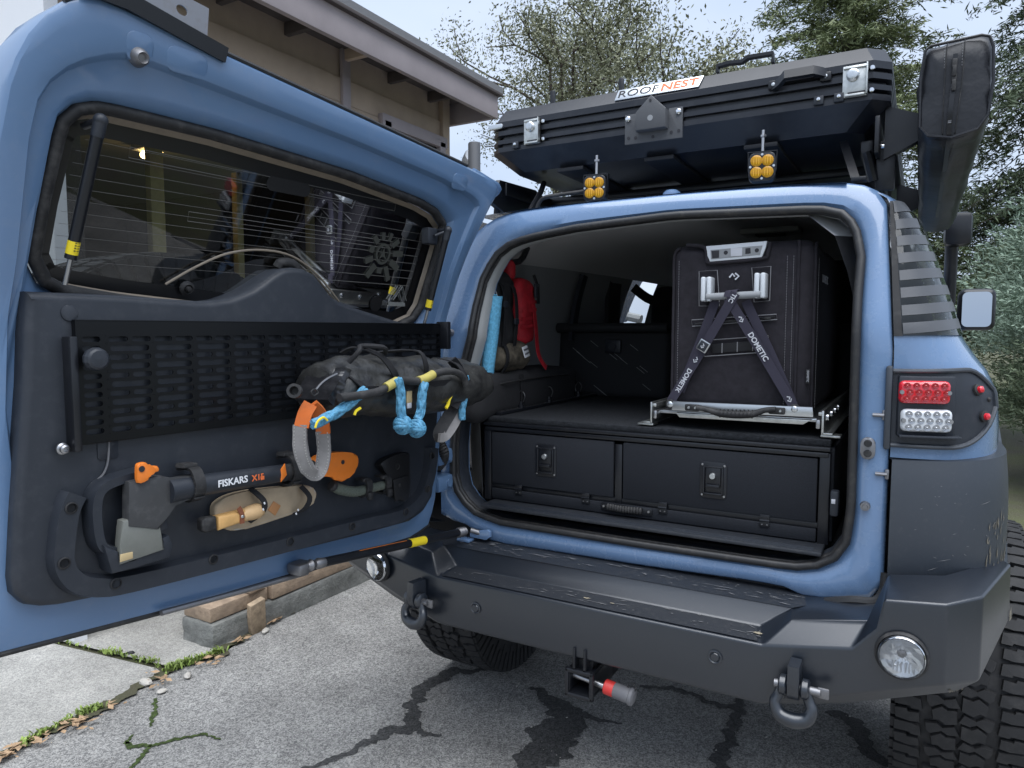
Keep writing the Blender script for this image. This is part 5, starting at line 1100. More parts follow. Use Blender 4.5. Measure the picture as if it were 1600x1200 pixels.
# woven label near the foot and side print
p = (0.513, 1.318); b = MB(); b.box((p[0], FY - .001, p[1]), (.012, .003, .042), .001); o = build('woven_label', b, 'strap_black', fr); text('lettering', 'DOMETIC', .0075, frame((p[0], FY - .003, p[1]), (0, 0, -1), (1, 0, 0)), 'print', o)
text('lettering', 'DOMETIC', .034, frame((FX1 + .004, FY + .20, 1.60), (0, 1, 0), (0, 0, 1)), 'print', fr, .0003)
b = MB(); b.tube([(FX1 - .012, FY + .02, 1.675), (FX1 - .004, FY + .2, 1.682), (FX1 - .004, FY + .62, 1.682)], .004, 6); build('lid_piping', b, 'fabric', fr)
# slide
sl_ = thing('fridge_slide', 'silver sliding tray with black grab handle carrying the fridge', 'slide', (.30, .42, DZ1 + .003))
b = MB(); b.box((.318, .50, 1.196), (.45, .72, .010), .002); build('tray', b, 'silver', sl_)
b = MB(); b.prism([(0.138, 1.232), (0.533, 1.235), (0.536, 1.207), (0.134, 1.204)], lambda x, y, h: V((x, .128 - h, y)), 0, .012, .002); build('tray_front', b, 'silver', sl_)
b = MB(); b.prism([(0.147, 1.197), (0.531, 1.199), (0.51, 1.185), (0.159, 1.184)], lambda x, y, h: V((x, .135 - h, y)), 0, .020, .002); build('lower_lip', b, 'zinc', sl_)
for x, s_ in ((.075, 1), (.562, -1)):
    b = MB(); b.box((x, .50, 1.195), (.006, .80, .066), .001); b.box((x - s_ * .012, .50, 1.165), (.028, .80, .005), .001); b.box((x + s_ * .006, .50, 1.218), (.014, .78, .010), .002); o = build('rail', b, 'zinc', sl_)
    b = MB(); b.box((x + s_ * .012, .48, 1.190), (.012, .76, .026), .004); build('inner_rail', b, 'steel', o)
    b = MB(); b.box((x - s_ * .02, .13, 1.158), (.05, .05, .006), .001); b.box((x - s_ * .02, .17, 1.162), (.012, .02, .008), .002); build('mount_foot', b, 'zinc', o)
    for k in range(4): b = MB(); b.lathe([(.010, 0), (.010, .006), (.005, .010), (.001, .010)], (x - s_ * .003, .16 + k * .10, 1.205), (-s_, 0, 0), 12); build('bolt', b, 'chrome', o)
b = MB(); (xa, za), (xb, zb_) = (0.129, 1.222), (0.486, 1.227)
for x, z in ((xa, za), (xb, zb_)): b = MB(); b.lathe([(.015, 0), (.015, .004), (.010, .006)], (x, .125, z), (0, -1, 0), 18); o = build('anchor_washer', b, 'rubber', sl_); b = MB(); b.lathe([(.009, .005), (.009, .010), (.006, .012), (.001, .012)], (x, .125, z), (0, -1, 0), 12); build('bolt_head', b, 'silver', o)
b = MB(); gp = [(0.218, 0.085, 1.22), (0.25, 0.085, 1.216), (0.288, 0.085, 1.207), (0.333, 0.085, 1.206), (0.378, 0.085, 1.21), (0.412, 0.085, 1.223), (0.441, 0.085, 1.227)]; b.tube(gp, [.008, .008, .0105, .0115, .0105, .008, .008], 12, sub=4); go = build('grab_handle', b, 'rubber', sl_)
b = MB()
for k in range(9):
    t = k / 8; p = V(gp[2]).lerp(V(gp[4]), t); b.tube([p + V((-.001, 0, 0)), p + V((.001, 0, 0))], .0128, 12)
build('grip_ribs', b, 'rubber', go)
for (px, pz) in ((0.201, 1.217), (0.441, 1.221)):
    b = MB(); b.box((px, .105, pz), (.045, .010, .020), .004); o = build('handle_foot', b, 'rubber', go)
    for dx in (-.010, .010): b = MB(); b.lathe([(.0042, 0), (.003, .002), (.001, .002)], (px + dx, .100, pz), (0, -1, 0), 10); build('rivet', b, 'silver', o)
# ================================================================ bags on the left of the cargo bay
df = thing('duffel_bag', 'flat black zipped duffel lying along the left cargo wall', 'bag', (-.54, .46, DZ1 - .02))
b = MB(); b.box((-.575, .40, 1.215), (.17, .80, .165), .045, None, 5); bmesh.ops.subdivide_edges(b.b, edges=[e for e in b.b.edges if e.calc_length() > .2], cuts=8, use_grid_fill=True); b.noise(.014, 7, 8); build('body', b, 'backpack', df, smooth=60)
b = MB(); b.tube([(-.495, .03, 1.25), (-.486, .2, 1.262), (-.486, .5, 1.266), (-.495, .78, 1.26)], .0035, 6, sub=4); build('zip', b, 'rubber', df)
b = MB(); b.tube([(-.492, .30, 1.285), (-.482, .30, 1.22), (-.486, .30, 1.16)], 1, rect=(.03, .003), ref=(0, 1, 0), sub=3); build('side_strap', b, 'strap_black', df)
cm = thing('camo_roll', 'camouflage roll bag with a white patch on top of the black duffel', 'bag', (-.56, .26, 1.29))
b = MB(); b.tube([(-.60, .11, 1.345), (-.595, .14, 1.350), (-.575, .26, 1.352), (-.555, .37, 1.350), (-.55, .40, 1.345)], [.035, .058, .066, .062, .035], 18, sub=4); b.noise(.010, 16, 3); build('body', b, 'camo_brown', cm, smooth=60)
b = MB(); b.tube([(-.535, .225, 1.285), (-.508, .225, 1.33), (-.510, .225, 1.375), (-.535, .225, 1.415)], 1, rect=(.02, .003), ref=(0, 1, 0), sub=3); build('strap', b, 'strap_black', cm)
Mq = frame((-.492, .335, 1.368), (-.16, .98, .12), (-.25, -.12, 1)); b = MB(); b.box((0, 0, 0), (.055, .042, .003), .001); build('patch', b, 'white', cm, Mq)
b = MB()
for k in range(2):
    for q in range(4): b.box((-.018 + q * .012, .008 - .016 * k, .0022), (.007, .007, .001), 0, Matrix.Rotation(.3 * q, 3, 'Z'))
build('patch_print', b, 'print_dark', cm, Mq, 0)
bk = thing('backpack', 'black backpack strapped upright against the left cargo wall', 'backpack', (-.60, .24, 1.39))
b = MB(); b.box((-.600, .245, 1.52), (.15, .20, .30), .055, Matrix.Rotation(R(5), 3, 'X'), 5); bmesh.ops.subdivide_edges(b.b, edges=[e for e in b.b.edges if e.calc_length() > .08], cuts=4, use_grid_fill=True); b.noise(.018, 9, 5); b.noise(.007, 30, 6); build('body', b, 'backpack', bk, smooth=60)
for y in (.205, .285): b = MB(); b.tube([(-.56, y - .01, 1.66), (-.515, y, 1.60), (-.505, y + .005, 1.50), (-.518, y + .01, 1.39)], 1, rect=(.020, .003), ref=(0, 1, 0), sub=3); build('strap', b, 'strap_black', bk)
for y, z in ((.285, 1.48), (.205, 1.54)): b = MB(); b.box((-.504, y, z), (.008, .03, .022), .003); build('buckle', b, 'plastic', bk)
b = MB(); b.tube([(-.53, .165, 1.60), (-.515, .17, 1.56), (-.512, .172, 1.49)], .0025, 6, sub=3); build('zip', b, 'steel_dull', bk)
rb = thing('red_pouch', 'bright red first aid pouch with hanging strap beside the backpack', 'pouch', (-.56, .41, 1.38))
b = MB(); b.box((-.570, .415, 1.515), (.10, .125, .255), .035, Matrix.Rotation(R(4), 3, 'X'), 4); bmesh.ops.subdivide_edges(b.b, edges=[e for e in b.b.edges if e.calc_length() > .06], cuts=4, use_grid_fill=True); b.noise(.014, 14, 2); build('body', b, 'red_cloth', rb, smooth=60)
b = MB(); b.box((-.575, .345, 1.675), (.055, .045, .075), .018, None, 3); build('top_loop', b, 'red_cloth', rb)
b = MB(); b.tube([(-.520, .445, 1.56), (-.510, .45, 1.45), (-.505, .455, 1.37), (-.495, .465, 1.33), (-.485, .49, 1.30)], 1, rect=(.024, .003), ref=(0, 1, 0), sub=3); build('hanging_strap', b, 'red_cloth', rb)
for z in (1.46, 1.49, 1.52, 1.55): b = MB(); b.tube([(-.523, .36, z), (-.514, .41, z + .004), (-.520, .47, z + .008)], 1, rect=(.013, .004), ref=(0, 0, 1)); build('webbing_row', b, 'red_cloth', rb)
b = MB(); b.box((-.508, .452, 1.60), (.012, .035, .055), .005); build('clip', b, 'plastic', rb)
b = MB(); b.tube([(-.515, .44, 1.66), (-.503, .45, 1.61), (-.503, .455, 1.55)], 1, rect=(.018, .004), ref=(0, 1, 0), sub=3); build('black_strap', b, 'strap_black', rb)
fm_ = thing('foam_mat', 'light blue foam mat roll standing behind the opening edge', 'mat', (-.50, .2, 1.22))
(x0_, zt_), (x1_, _z) = (-0.528, 1.568), (-0.483, 1.567); (x2_, zb2) = (-0.55, 1.31); b = MB()
b.tube([(x2_ + .010, .135, zb2 - .03), ((x0_ + x2_) / 2 + .016, .138, (zt_ + zb2) / 2), (x0_ + .020, .14, zt_)], [.022, .026, .027], 16, sub=5); bmesh.ops.translate(b.b, vec=(.0, 0, 0), verts=b.b.verts); b.noise(.003, 60, 1); build('roll', b, 'foam_blue', fm_, smooth=60)
b = MB(); b.tube([(x0_ + .018 + .004 * t * math.cos(t * 1.0) , .14 + .004 * t * math.sin(t), zt_ + .002) for t in np.linspace(0.5, 5.6, 24)], .0015, 4); build('spiral_end', b, 'foam_blue', fm_)
# ================================================================ gear hung on the door (door frame of reference)
def D3(p, w): return V((p[0], w, p[1]))
def dthing(name, label, cat, p, w=.06): return thing(name, label, cat, MD @ D3(p, w))
DF = lambda w0: (lambda x, y, h: V((x, w0 + h, y)))
# ---- axe in its plastic holder
ax_ = dthing('axe', 'black and orange splitting axe with grey blade clipped along the door trim', 'axe', (1.035, 1.082))
b = MB(); b.prism([(1.078, 1.153), (1.014, 1.155), (0.984, 1.142), (0.938, 1.142), (0.94, 1.092), (0.986, 1.091), (1.009, 1.066), (1.022, 1.045), (1.082, 1.065)], DF(.062), 0, .026, .004); build('head_socket', b, 'blade_dark', ax_, MD)
b = MB(); b.prism([(1.092, 1.078), (1.019, 1.084), (1.02, 1.033), (1.009, 1), (1.099, 0.993), (1.098, 1.034)], DF(.064), 0, .021, .004); build('blade', b, 'blade', ax_, MD)
b = MB(); b.prism([(1.1, 1.014), (1.076, 1.013), (1.076, 1), (1.101, 0.999)], DF(.085), 0, .002, .0005); build('bright_edge', b, 'tan_tag', ax_, MD)
b = MB(); b.tube([D3(p, .080) for p in [(0.996, 1.118), (0.913, 1.117), (0.783, 1.111), (0.712, 1.108)]], [.0255, .0235, .0215, .0205], 16, sub=4); build('handle', b, 'plastic', ax_, MD)
b = MB(); b.tube([D3(p, .080) for p in [(0.716, 1.107), (0.655, 1.108), (0.594, 1.105)]], [.0208, .0190, .0175], 16, sub=3); build('grip', b, 'rubber', ax_, MD)
b = MB(); b.prism([(0.729, 1.122), (0.718, 1.134), (0.713, 1.106), (0.73, 1.092)], DF(.0985), 0, .003, .001); build('orange_flash', b, 'orange', ax_, MD)
b = MB(); b.prism(curve2([(0.616, 1.126), (0.574, 1.136), (0.509, 1.13), (0.473, 1.115), (0.473, 1.087), (0.497, 1.067), (0.529, 1.055), (0.554, 1.07), (0.586, 1.079), (0.617, 1.087)], 3, True), DF(.068), 0, .024, .006, 3); kn = build('knob_end', b, 'orange', ax_, MD)
u, z = (0.529, 1.107); b = MB(); b.lathe([(.0055, 0), (.0055, .0012)], (u, .0925, z), (0, 1, 0), 16); build('lanyard_hole', b, 'print_dark', kn, MD)
def dtext(s, p, q, w, size, m, par, **k):
    A, C = D3(p, w), D3(q, w); M_ = MD @ frame(A.lerp(C, .5), C - A, (0, 0, 1)); return text('lettering', s, size, M_, m, par, .0003, **k)
dtext('FISKARS', (0.899, 1.117), (0.82, 1.116), .1035, .021, 'white', ax_, bold=True); dtext('X15', (0.812, 1.114), (0.776, 1.114), .1020, .019, 'print_orange', ax_, bold=True)
u, z = (0.788, 1.111); b = MB(); b.box((u - .006, .1015, z), (.010, .0006, .009), .001) ; build('small_mark', b, 'print_orange', ax_, MD)
ah = rail([(1.024, 1.161), (1.089, 1.155), (1.12, 1.143), (1.131, 1.115), (1.131, 1.065), (1.123, 1.032), (1.101, 1.017)], .022, .034, .072, 'plastic', 'axe_holder', door)
b = MB(); b.prism([(1.127, 1.038), (1.099, 1.018), (1.1, 0.99), (1.065, 0.99), (1.064, 1.003), (1.041, 1.005), (1.041, 0.994), (1.006, 0.998), (1.013, 1.022), (0.997, 1.026), (0.989, 1.005), (0.996, 0.979), (1.068, 0.978), (1.113, 0.978)], DF(.036), 0, .044, .003); build('holder_foot', b, 'plastic', ah, MD)
b = MB(); b.prism([(1.02, 1.054), (1.011, 1.078), (0.998, 1.078), (0.996, 1.04), (1.013, 1.036)], DF(.036), 0, .040, .003); build('holder_tooth', b, 'plastic', ah, MD)
b = MB(); b.prism([(1.083, 1.162), (1.004, 1.17), (1.005, 1.152), (1.084, 1.142)], DF(.034), 0, .026, .003); build('holder_arm', b, 'plastic', ah, MD)
b = MB(); b.prism(curve2([(1.066, 1.181), (1.061, 1.188), (1.048, 1.188), (1.041, 1.179), (1.025, 1.177), (1.023, 1.166), (1.041, 1.164), (1.045, 1.152), (1.065, 1.15)], 3, True), DF(.088), 0, .010, .003); tw_ = build('turn_latch', b, 'orange', ah, MD); u, z = (1.058, 1.177); b = MB(); b.lathe([(.006, 0), (.006, .0012)], (u, .0985, z), (0, 1, 0), 16); build('latch_hole', b, 'print_dark', tw_, MD)
for pc, (uu, zz) in enumerate(((0.939, 1.122), (0.682, 1.109))):
    b = MB(); b.tube([V((uu, .038, zz + .030)), V((uu, .085, zz + .034)), V((uu, .104, zz + .010)), V((uu, .104, zz - .012)), V((uu, .080, zz - .034)), V((uu, .038, zz - .030))], 1, rect=(.024, .006), ref=(1, 0, 0), sub=4); cl = build('rubber_clamp', b, 'rubber', door, MD)
    b = MB()
    for k in range(5): b.box((uu - .0, .106 - .003 * abs(k - 2), zz + .018 - k * .011), (.026, .006, .005), .002)
    build('clamp_ribs', b, 'rubber', cl, MD); b = MB(); b.prism([(-.012, 0), (.022, .006), (.018, .014), (-.012, .012)], lambda x, y, h: V((uu + x, .05 + h, zz + .032 + y)), 0, .03, .002); build('clamp_tongue', b, 'rubber', cl, MD)
# ---- garden knife in canvas sheath
kf = dthing('garden_knife', 'wooden handled digging knife in a tan canvas sheath below the axe', 'knife', (0.771, 1.023))
b = MB(); b.prism(curve2([(0.877, 1.05), (0.867, 1.066), (0.831, 1.076), (0.762, 1.075), (0.631, 1.06), (0.599, 1.048), (0.587, 1.029), (0.6, 1.008), (0.633, 0.998), (0.8, 0.989), (0.85, 1), (0.872, 1.02)], 3, True), DF(.040), 0, .020, .006, 3); build('sheath', b, 'canvas', kf, MD, 60)
b = MB(); b.tube([D3(p, .058) for p in [(0.836, 0.998), (0.799, 0.993), (0.639, 1.002), (0.602, 1.016), (0.595, 1.038), (0.61, 1.051)]], .0022, 6, sub=3); build('sheath_piping', b, 'felt', kf, MD)
b = MB(); b.prism([(0.884, 1.04), (0.806, 1.04), (0.803, 1.014), (0.882, 1.008)], DF(.060), 0, .022, .007, 3); build('handle', b, 'wood', kf, MD, 60)
b = MB(); b.tube([D3(p, .072) for p in [(0.818, 1.026), (0.798, 1.028), (0.777, 1.029), (0.763, 1.031)]], [.0125, .0175, .0185, .013], 16, sub=4); build('bolster', b, 'wood_light', kf, MD, 60)
b = MB(); b.prism([(0.921, 1.04), (0.912, 1.044), (0.887, 1.041), (0.885, 1.009), (0.913, 1.01), (0.922, 1.018)], DF(.061), 0, .020, .006, 3); build('end_cap', b, 'rubber', kf, MD, 60)
b = MB(); b.tube([D3(p, .0835) for p in [(0.834, 1.05), (0.826, 1.034), (0.826, 1.012)]], 1, rect=(.011, .002), ref=(1, 0, .2), sub=3); build('leather_band', b, 'leather', kf, MD); u, z = (0.825, 1.028); b = MB(); b.lathe([(.0042, 0), (.003, .002), (.001, .0022)], (u, .085, z), (0, 1, 0), 12); build('snap', b, 'silver', kf, MD)
for p in ([(0.791, 1.085), (0.768, 1.053), (0.772, 1.027), (0.794, 1.005)], [(0.644, 1.062), (0.633, 1.034), (0.649, 1.009), (0.669, 0.997)]):
    b = MB(); b.tube([D3(q, .066 + .022 * math.sin(PI * i / 3)) for i, q in enumerate(p)], 1, rect=(.014, .003), ref=(1, 0, .1), sub=4); sb_ = build('retaining_strap', b, 'strap_black', kf, MD)
for (ua, za), wq in (((0.77, 1.048), .0905), ((0.774, 1.034), .0905), ((0.67, 1.01), .0855), ((0.676, 1.002), .0855)): b = MB(); b.box((ua, wq, za), (.004, .001, .006), .0005, Matrix.Rotation(.4, 3, 'Y')); build('strap_print', b, 'white', kf, MD)
b = MB(); b.prism([(0.722, 1.039), (0.702, 1.024), (0.719, 1.003), (0.739, 1.021)], DF(.060), 0, .0022, .0005); build('leather_patch', b, 'leather_tan', kf, MD)
# ---- small hatchet in a leather sheath
ht = dthing('hatchet', 'small hatchet with cord wrapped handle and black leather sheath', 'hatchet', (0.345, 1.014))
b = MB(); b.prism(curve2([(0.36, 1.068), (0.339, 1.081), (0.296, 1.088), (0.242, 1.088), (0.239, 1.062), (0.238, 0.952), (0.288, 0.956), (0.309, 0.998), (0.329, 1.035)], 2, True), DF(.040), 0, .022, .004, 2); ls_ = build('sheath', b, 'leather_black', ht, MD)
b = MB(); b.prism([(0.315, 1.019), (0.249, 1.022), (0.248, 0.957), (0.305, 0.955)], DF(.062), 0, .005, .002); build('sheath_flap', b, 'leather_black', ls_, MD); u, z = (0.288, 0.999); b = MB(); b.lathe([(.006, 0), (.005, .002), (.001, .0026)], (u, .067, z), (0, 1, 0), 14); build('snap', b, 'rubber', ls_, MD)
u, z = (0.291, 1.054); b = MB(); b.tube([V((u + .008 * math.cos(a), .0625, z + .008 * math.sin(a))) for a in np.linspace(0, 2 * PI, 14, endpoint=False)], .0008, 4, closed=True); build('stamp', b, 'rubber', ls_, MD)
PT = [D3(p, .066) for p in [(0.536, 1.041), (0.514, 1.029), (0.462, 1.013), (0.407, 1.012), (0.351, 1.011)]]; PP, RR = smooth_path(PT, [.013, .014, .0135, .012, .012], 10); b = MB(); b.tube(PP, [r + .0007 * (i % 2) for i, r in enumerate(RR)], 14); build('handle', b, 'rope_green', ht, MD)
b = MB(); b.lathe([(.014, 0), (.0155, .004), (.0155, .010), (.012, .013), (.001, .013)], PT[0], PT[0] - PT[1], 16); build('pommel', b, 'rubber', ht, MD)
for uu, zz in ((0.425, 1.018), (0.35, 1.013)):
    b = MB(); b.tube([V((uu, .038, zz + .022)), V((uu, .075, zz + .022)), V((uu, .084, zz)), V((uu, .070, zz - .024)), V((uu, .038, zz - .022))], 1, rect=(.020, .006), ref=(1, 0, 0), sub=4); b.box((uu, .085, zz - .022), (.018, .012, .022), .004); b.box((uu + .004, .07, zz + .022), (.024, .014, .010), .003); build('rubber_clamp', b, 'rubber', door, MD)
# ---- recovery gear bag
W0 = .155
bg_ = dthing('recovery_bag', 'lumpy black camouflage gear bag strapped along the slotted door panel', 'bag', (0.44, 1.24), .1)
cp_ = [(0.666, 1.304), (0.646, 1.31), (0.573, 1.31), (0.438, 1.304), (0.285, 1.296), (0.141, 1.292), (0.052, 1.295), (0.019, 1.297)]; rad_ = [.058, .066, .074, .078, .078, .072, .056, .03]
P, Q = smooth_path([D3(p, W0) for p in cp_], rad_, 6); b = MB(); loops = []
for p, r in zip(P, Q): loops.append([p + V((0, math.cos(a) * r * 1.35, math.sin(a) * r * 1.0 - abs(math.cos(a)) * .008)) for a in np.linspace(0, 2 * PI, 28, endpoint=False)])
b.loft(loops, True, True); b.noise(.009, 11, 6); b.noise(.006, 30, 9); build('body', b, 'camo', bg_, MD, 60)
b = MB(); b.tube([D3(p, W0 + .03) for p in [(0.7, 1.284), (0.681, 1.306), (0.661, 1.332), (0.644, 1.358)]], 1, rect=(.12, .020), ref=(0, 1, .1), sub=5); bmesh.ops.subdivide_edges(b.b, edges=list(b.b.edges), cuts=2, use_grid_fill=True); b.noise(.008, 20, 4); build('end_panel', b, 'pvc', bg_, MD, 60)
b = MB(); b.tube([D3(p, W0 + .092) for p in [(0.748, 1.317), (0.728, 1.333), (0.707, 1.343), (0.684, 1.35)]], .0024, 6, sub=3); build('zip', b, 'steel_dull', bg_, MD)
b = MB(); b.tube([D3(p, W0 + .095) for p in [(0.762, 1.315), (0.752, 1.32), (0.743, 1.312), (0.756, 1.306)]], .002, 6, sub=3, closed=True); build('zip_ring', b, 'rubber', bg_, MD)
for i, p in enumerate(([(0.627, 1.395), (0.61, 1.408), (0.547, 1.386), (0.499, 1.339), (0.485, 1.314)], [(0.525, 1.392), (0.407, 1.395), (0.383, 1.355), (0.373, 1.31)], [(0.645, 1.357), (0.622, 1.332), (0.597, 1.306), (0.587, 1.299)], [(0.276, 1.371), (0.242, 1.356), (0.213, 1.315), (0.201, 1.285)])):
    b = MB(); n_ = len(p); b.tube([D3(q, W0 - .01 + .108 * math.sin(PI * (.18 + .5 * k / (n_ - 1)))) for k, q in enumerate(p)], 1, rect=(.021, .003), ref=(1, .2, .1), sub=5); build('compression_strap', b, 'strap_black', bg_, MD)
b = MB(); b.tube([D3(q, W0 + .102) for q in [(0.598, 1.304), (0.499, 1.3), (0.39, 1.302), (0.281, 1.302)]], 1, rect=(.026, .003), ref=(0, .15, 1), sub=4); build('belt', b, 'strap_black', bg_, MD)
b = MB(); b.tube([D3(q, W0 + .085 + .02 * (k % 2)) for k, q in enumerate([(0.641, 1.374), (0.627, 1.401), (0.6, 1.411), (0.547, 1.407), (0.52, 1.392)])], .006, 8, sub=5); build('carry_handle', b, 'strap_black', bg_, MD)
b = MB(); b.box(D3((0.456, 1.28), .258), (.020, .004, .03), .001); build('care_tag', b, 'tan_tag', bg_, MD); b = MB(); b.box(D3((0.456, 1.258), .258), (.016, .004, .014), .001); build('care_tag', b, 'print', bg_, MD)
# kinetic rope across the bag
kr = dthing('kinetic_rope', 'thick black recovery rope with yellow webbing sleeves over the gear bag', 'rope', (0.558, 1.304), .2)
PT = [D3(p, .272) for p in [(0.702, 1.298), (0.644, 1.299), (0.582, 1.303), (0.538, 1.315), (0.504, 1.326), (0.457, 1.32), (0.42, 1.321), (0.369, 1.335), (0.302, 1.338), (0.254, 1.322), (0.237, 1.296)]]; b = MB(); b.tube(PT, .0098, 12, sub=6); b.noise(.0015, 160, 2); build('rope', b, 'rope_black', kr, MD, 60)
for p in ([(0.555, 1.311), (0.537, 1.317), (0.515, 1.324)], [(0.437, 1.32), (0.41, 1.324), (0.379, 1.334)]): b = MB(); b.tube([D3(q, .273) for q in p], .0118, 12, sub=4); build('sleeve', b, 'yellow_web', kr, MD)
# tree strap: orange eye, grey dirty loop
ts = dthing('tree_strap', 'grey padded tree strap with orange stitched eye hanging in a U', 'strap', (0.749, 1.117), .2)
W1 = .225
FN_ = (.78, .62, 0)
up_ = [(0.773, 1.242), (0.775, 1.214), (0.773, 1.186), (0.765, 1.159), (0.751, 1.137), (0.733, 1.126), (0.718, 1.134), (0.71, 1.156), (0.707, 1.185), (0.71, 1.221)]
b = MB(); b.tube([D3(p, W1) for p in up_], 1, rect=(.013, .030), ref=FN_, sub=6); b.noise(.0015, 60, 3); build('padded_loop', b, 'grey_web', ts, MD, 40)
b = MB(); Pq, _ = smooth_path([D3(p, W1) + V(FN_) * .0072 for p in up_], [1] * 10, 8)
for side in (-1, 1):
    for i in range(0, len(Pq) - 1, 2):
        t_ = (Pq[i + 1] - Pq[i]).normalized(); o_ = t_.cross(V(FN_)) * .011 * side; b.tube([Pq[i] + o_, Pq[i].lerp(Pq[i + 1], .9) + o_], .0010, 4)
stuff(build('stitching', b, 'felt', ts, MD))
b = MB(); b.tube([D3(p, W1 + .004) for p in [(0.747, 1.285), (0.762, 1.266), (0.773, 1.237)]], 1, rect=(.010, .031), ref=FN_, sub=4); build('orange_eye', b, 'orange_web', ts, MD)
b = MB(); b.tube([D3(p, W1 + .002) for p in [(0.743, 1.282), (0.722, 1.263), (0.713, 1.241), (0.71, 1.215)]], 1, rect=(.010, .031), ref=FN_, sub=4); build('orange_eye', b, 'orange_web', ts, MD)
b = MB(); u, z = (0.77, 1.315); b.lathe([(.010, 0), (.016, .004), (.016, .022), (.010, .022), (.009, .004)], (u + .004, .215, z), (.75, .6, .15), 16); build('strap_end_tube', b, 'rubber', ts, MD)
# soft shackles: braided light blue rope
def braid(path, r, sub=8):
    P, Q = smooth_path([V(p) for p in path], [r] * len(path), sub); b = MB(); d = 0
    L_ = [0]
    for a, c in zip(P, P[1:]): L_.append(L_[-1] + (c - a).length)
    b.tube(P, r * .80, 8)
    for s in range(6):                                           # six strands winding both ways
        S = []; dirn = 1 if s % 2 else -1; prev = None
        for i, p in enumerate(P):
            t = (P[min(i + 1, len(P) - 1)] - P[max(i - 1, 0)]).normalized()
            a = t.orthogonal() if prev is None else prev - t * prev.dot(t)
            a.normalize(); prev = a; c = t.cross(a); q = dirn * L_[i] / (r * 1.9) + s // 2 * 2 * PI / 3; S.append(p + (a * math.cos(q) + c * math.sin(q)) * r * .66)
        b.tube(S, r * .46, 6)
    return b
def knot(b, c, r):
    rr_ = random.Random(5)
    for k in range(7):
        ax = V((rr_.gauss(0, 1), rr_.gauss(0, 1), rr_.gauss(0, 1))).normalized(); e1 = ax.orthogonal().normalized(); e2 = ax.cross(e1); o_ = ax * r * rr_.uniform(-.45, .45); b.tube([V(c) + o_ + (e1 * math.cos(a) + e2 * math.sin(a)) * r * .72 for a in np.linspace(0, 2 * PI, 16, endpoint=False)], r * .24, 7, closed=True)
s1 = dthing('soft_shackle', 'light blue braided soft shackle stretched from the orange strap eye to the bag', 'soft shackle', (0.692, 1.263), .2); build('braided_rope', braid([D3(p, .270 - .002 * i) for i, p in enumerate([(0.775, 1.245), (0.752, 1.252), (0.715, 1.261), (0.677, 1.275), (0.643, 1.292), (0.612, 1.308)])], .0115, 10), 'rope_blue', s1, MD, 60)
b = MB(); b.tube([D3(q, .285) for q in [(0.783, 1.241), (0.776, 1.254), (0.76, 1.261), (0.749, 1.253)]], .0025, 6, sub=4); build('yellow_cord', b, 'yellow', s1, MD); b = MB(); b.tube([D3(q, .272) for q in [(0.657, 1.255), (0.651, 1.264), (0.638, 1.269)]], .0035, 6, sub=3); build('yellow_cord', b, 'yellow', s1, MD)
s2 = dthing('soft_shackle', 'light blue soft shackle hanging in a loop with two fat knots', 'soft shackle', (0.455, 1.199), .2); b = braid([D3(q, .283) for q in [(0.524, 1.331), (0.517, 1.311), (0.513, 1.286), (0.514, 1.254), (0.507, 1.228)]], .0112, 10); build('braided_rope', b, 'rope_blue', s2, MD, 60); b = braid([D3(q, .283) for q in [(0.424, 1.315), (0.432, 1.296), (0.437, 1.27), (0.44, 1.244), (0.453, 1.223)]], .0112, 10); build('braided_rope', b, 'rope_blue', s2, MD, 60)
for q in ((0.51, 1.217), (0.459, 1.203)): b = MB(); knot(b, D3(q, .285), .025); b.ball(D3(q, .285), .018, None, 10); build('knot', b, 'rope_blue', s2, MD, 60)
s3 = dthing('soft_shackle', 'light blue soft shackle threaded down the hinge end of the bag', 'soft shackle', (0.221, 1.225), .2); build('braided_rope', braid([D3(q, .240) for q in [(0.198, 1.318), (0.192, 1.286), (0.205, 1.25), (0.214, 1.22), (0.214, 1.195)]], .0095, 10), 'rope_blue', s3, MD, 60)
b = MB(); b.tube([D3(q, .25) for q in [(0.272, 1.272), (0.284, 1.259), (0.289, 1.246), (0.298, 1.236)]], .005, 6, sub=3); build('yellow_cord', b, 'yellow', s3, MD)
t2 = dthing('tow_strap', 'light grey folded strap end hanging by the hinge side', 'strap', (0.228, 1.167), .15)
b = MB(); b.tube([D3(q, .215) for q in [(0.193, 1.283), (0.211, 1.244), (0.241, 1.21), (0.269, 1.184), (0.286, 1.161), (0.275, 1.145)]], 1, rect=(.006, .034), ref=FN_, sub=5); build('webbing', b, 'rope_black', t2, MD); b = MB(); b.tube([D3(q, .228) for q in [(0.204, 1.244), (0.21, 1.212), (0.24, 1.178), (0.274, 1.154), (0.302, 1.153)]], 1, rect=(.009, .024), ref=FN_, sub=5); build('webbing', b, 'grey_web', t2, MD); b = MB(); b.tube([D3(q, .232) for q in [(0.249, 1.366), (0.22, 1.34), (0.203, 1.307), (0.215, 1.267), (0.244, 1.233)]], 1, rect=(.004, .028), ref=FN_, sub=5); build('keeper', b, 'strap_black', t2, MD)
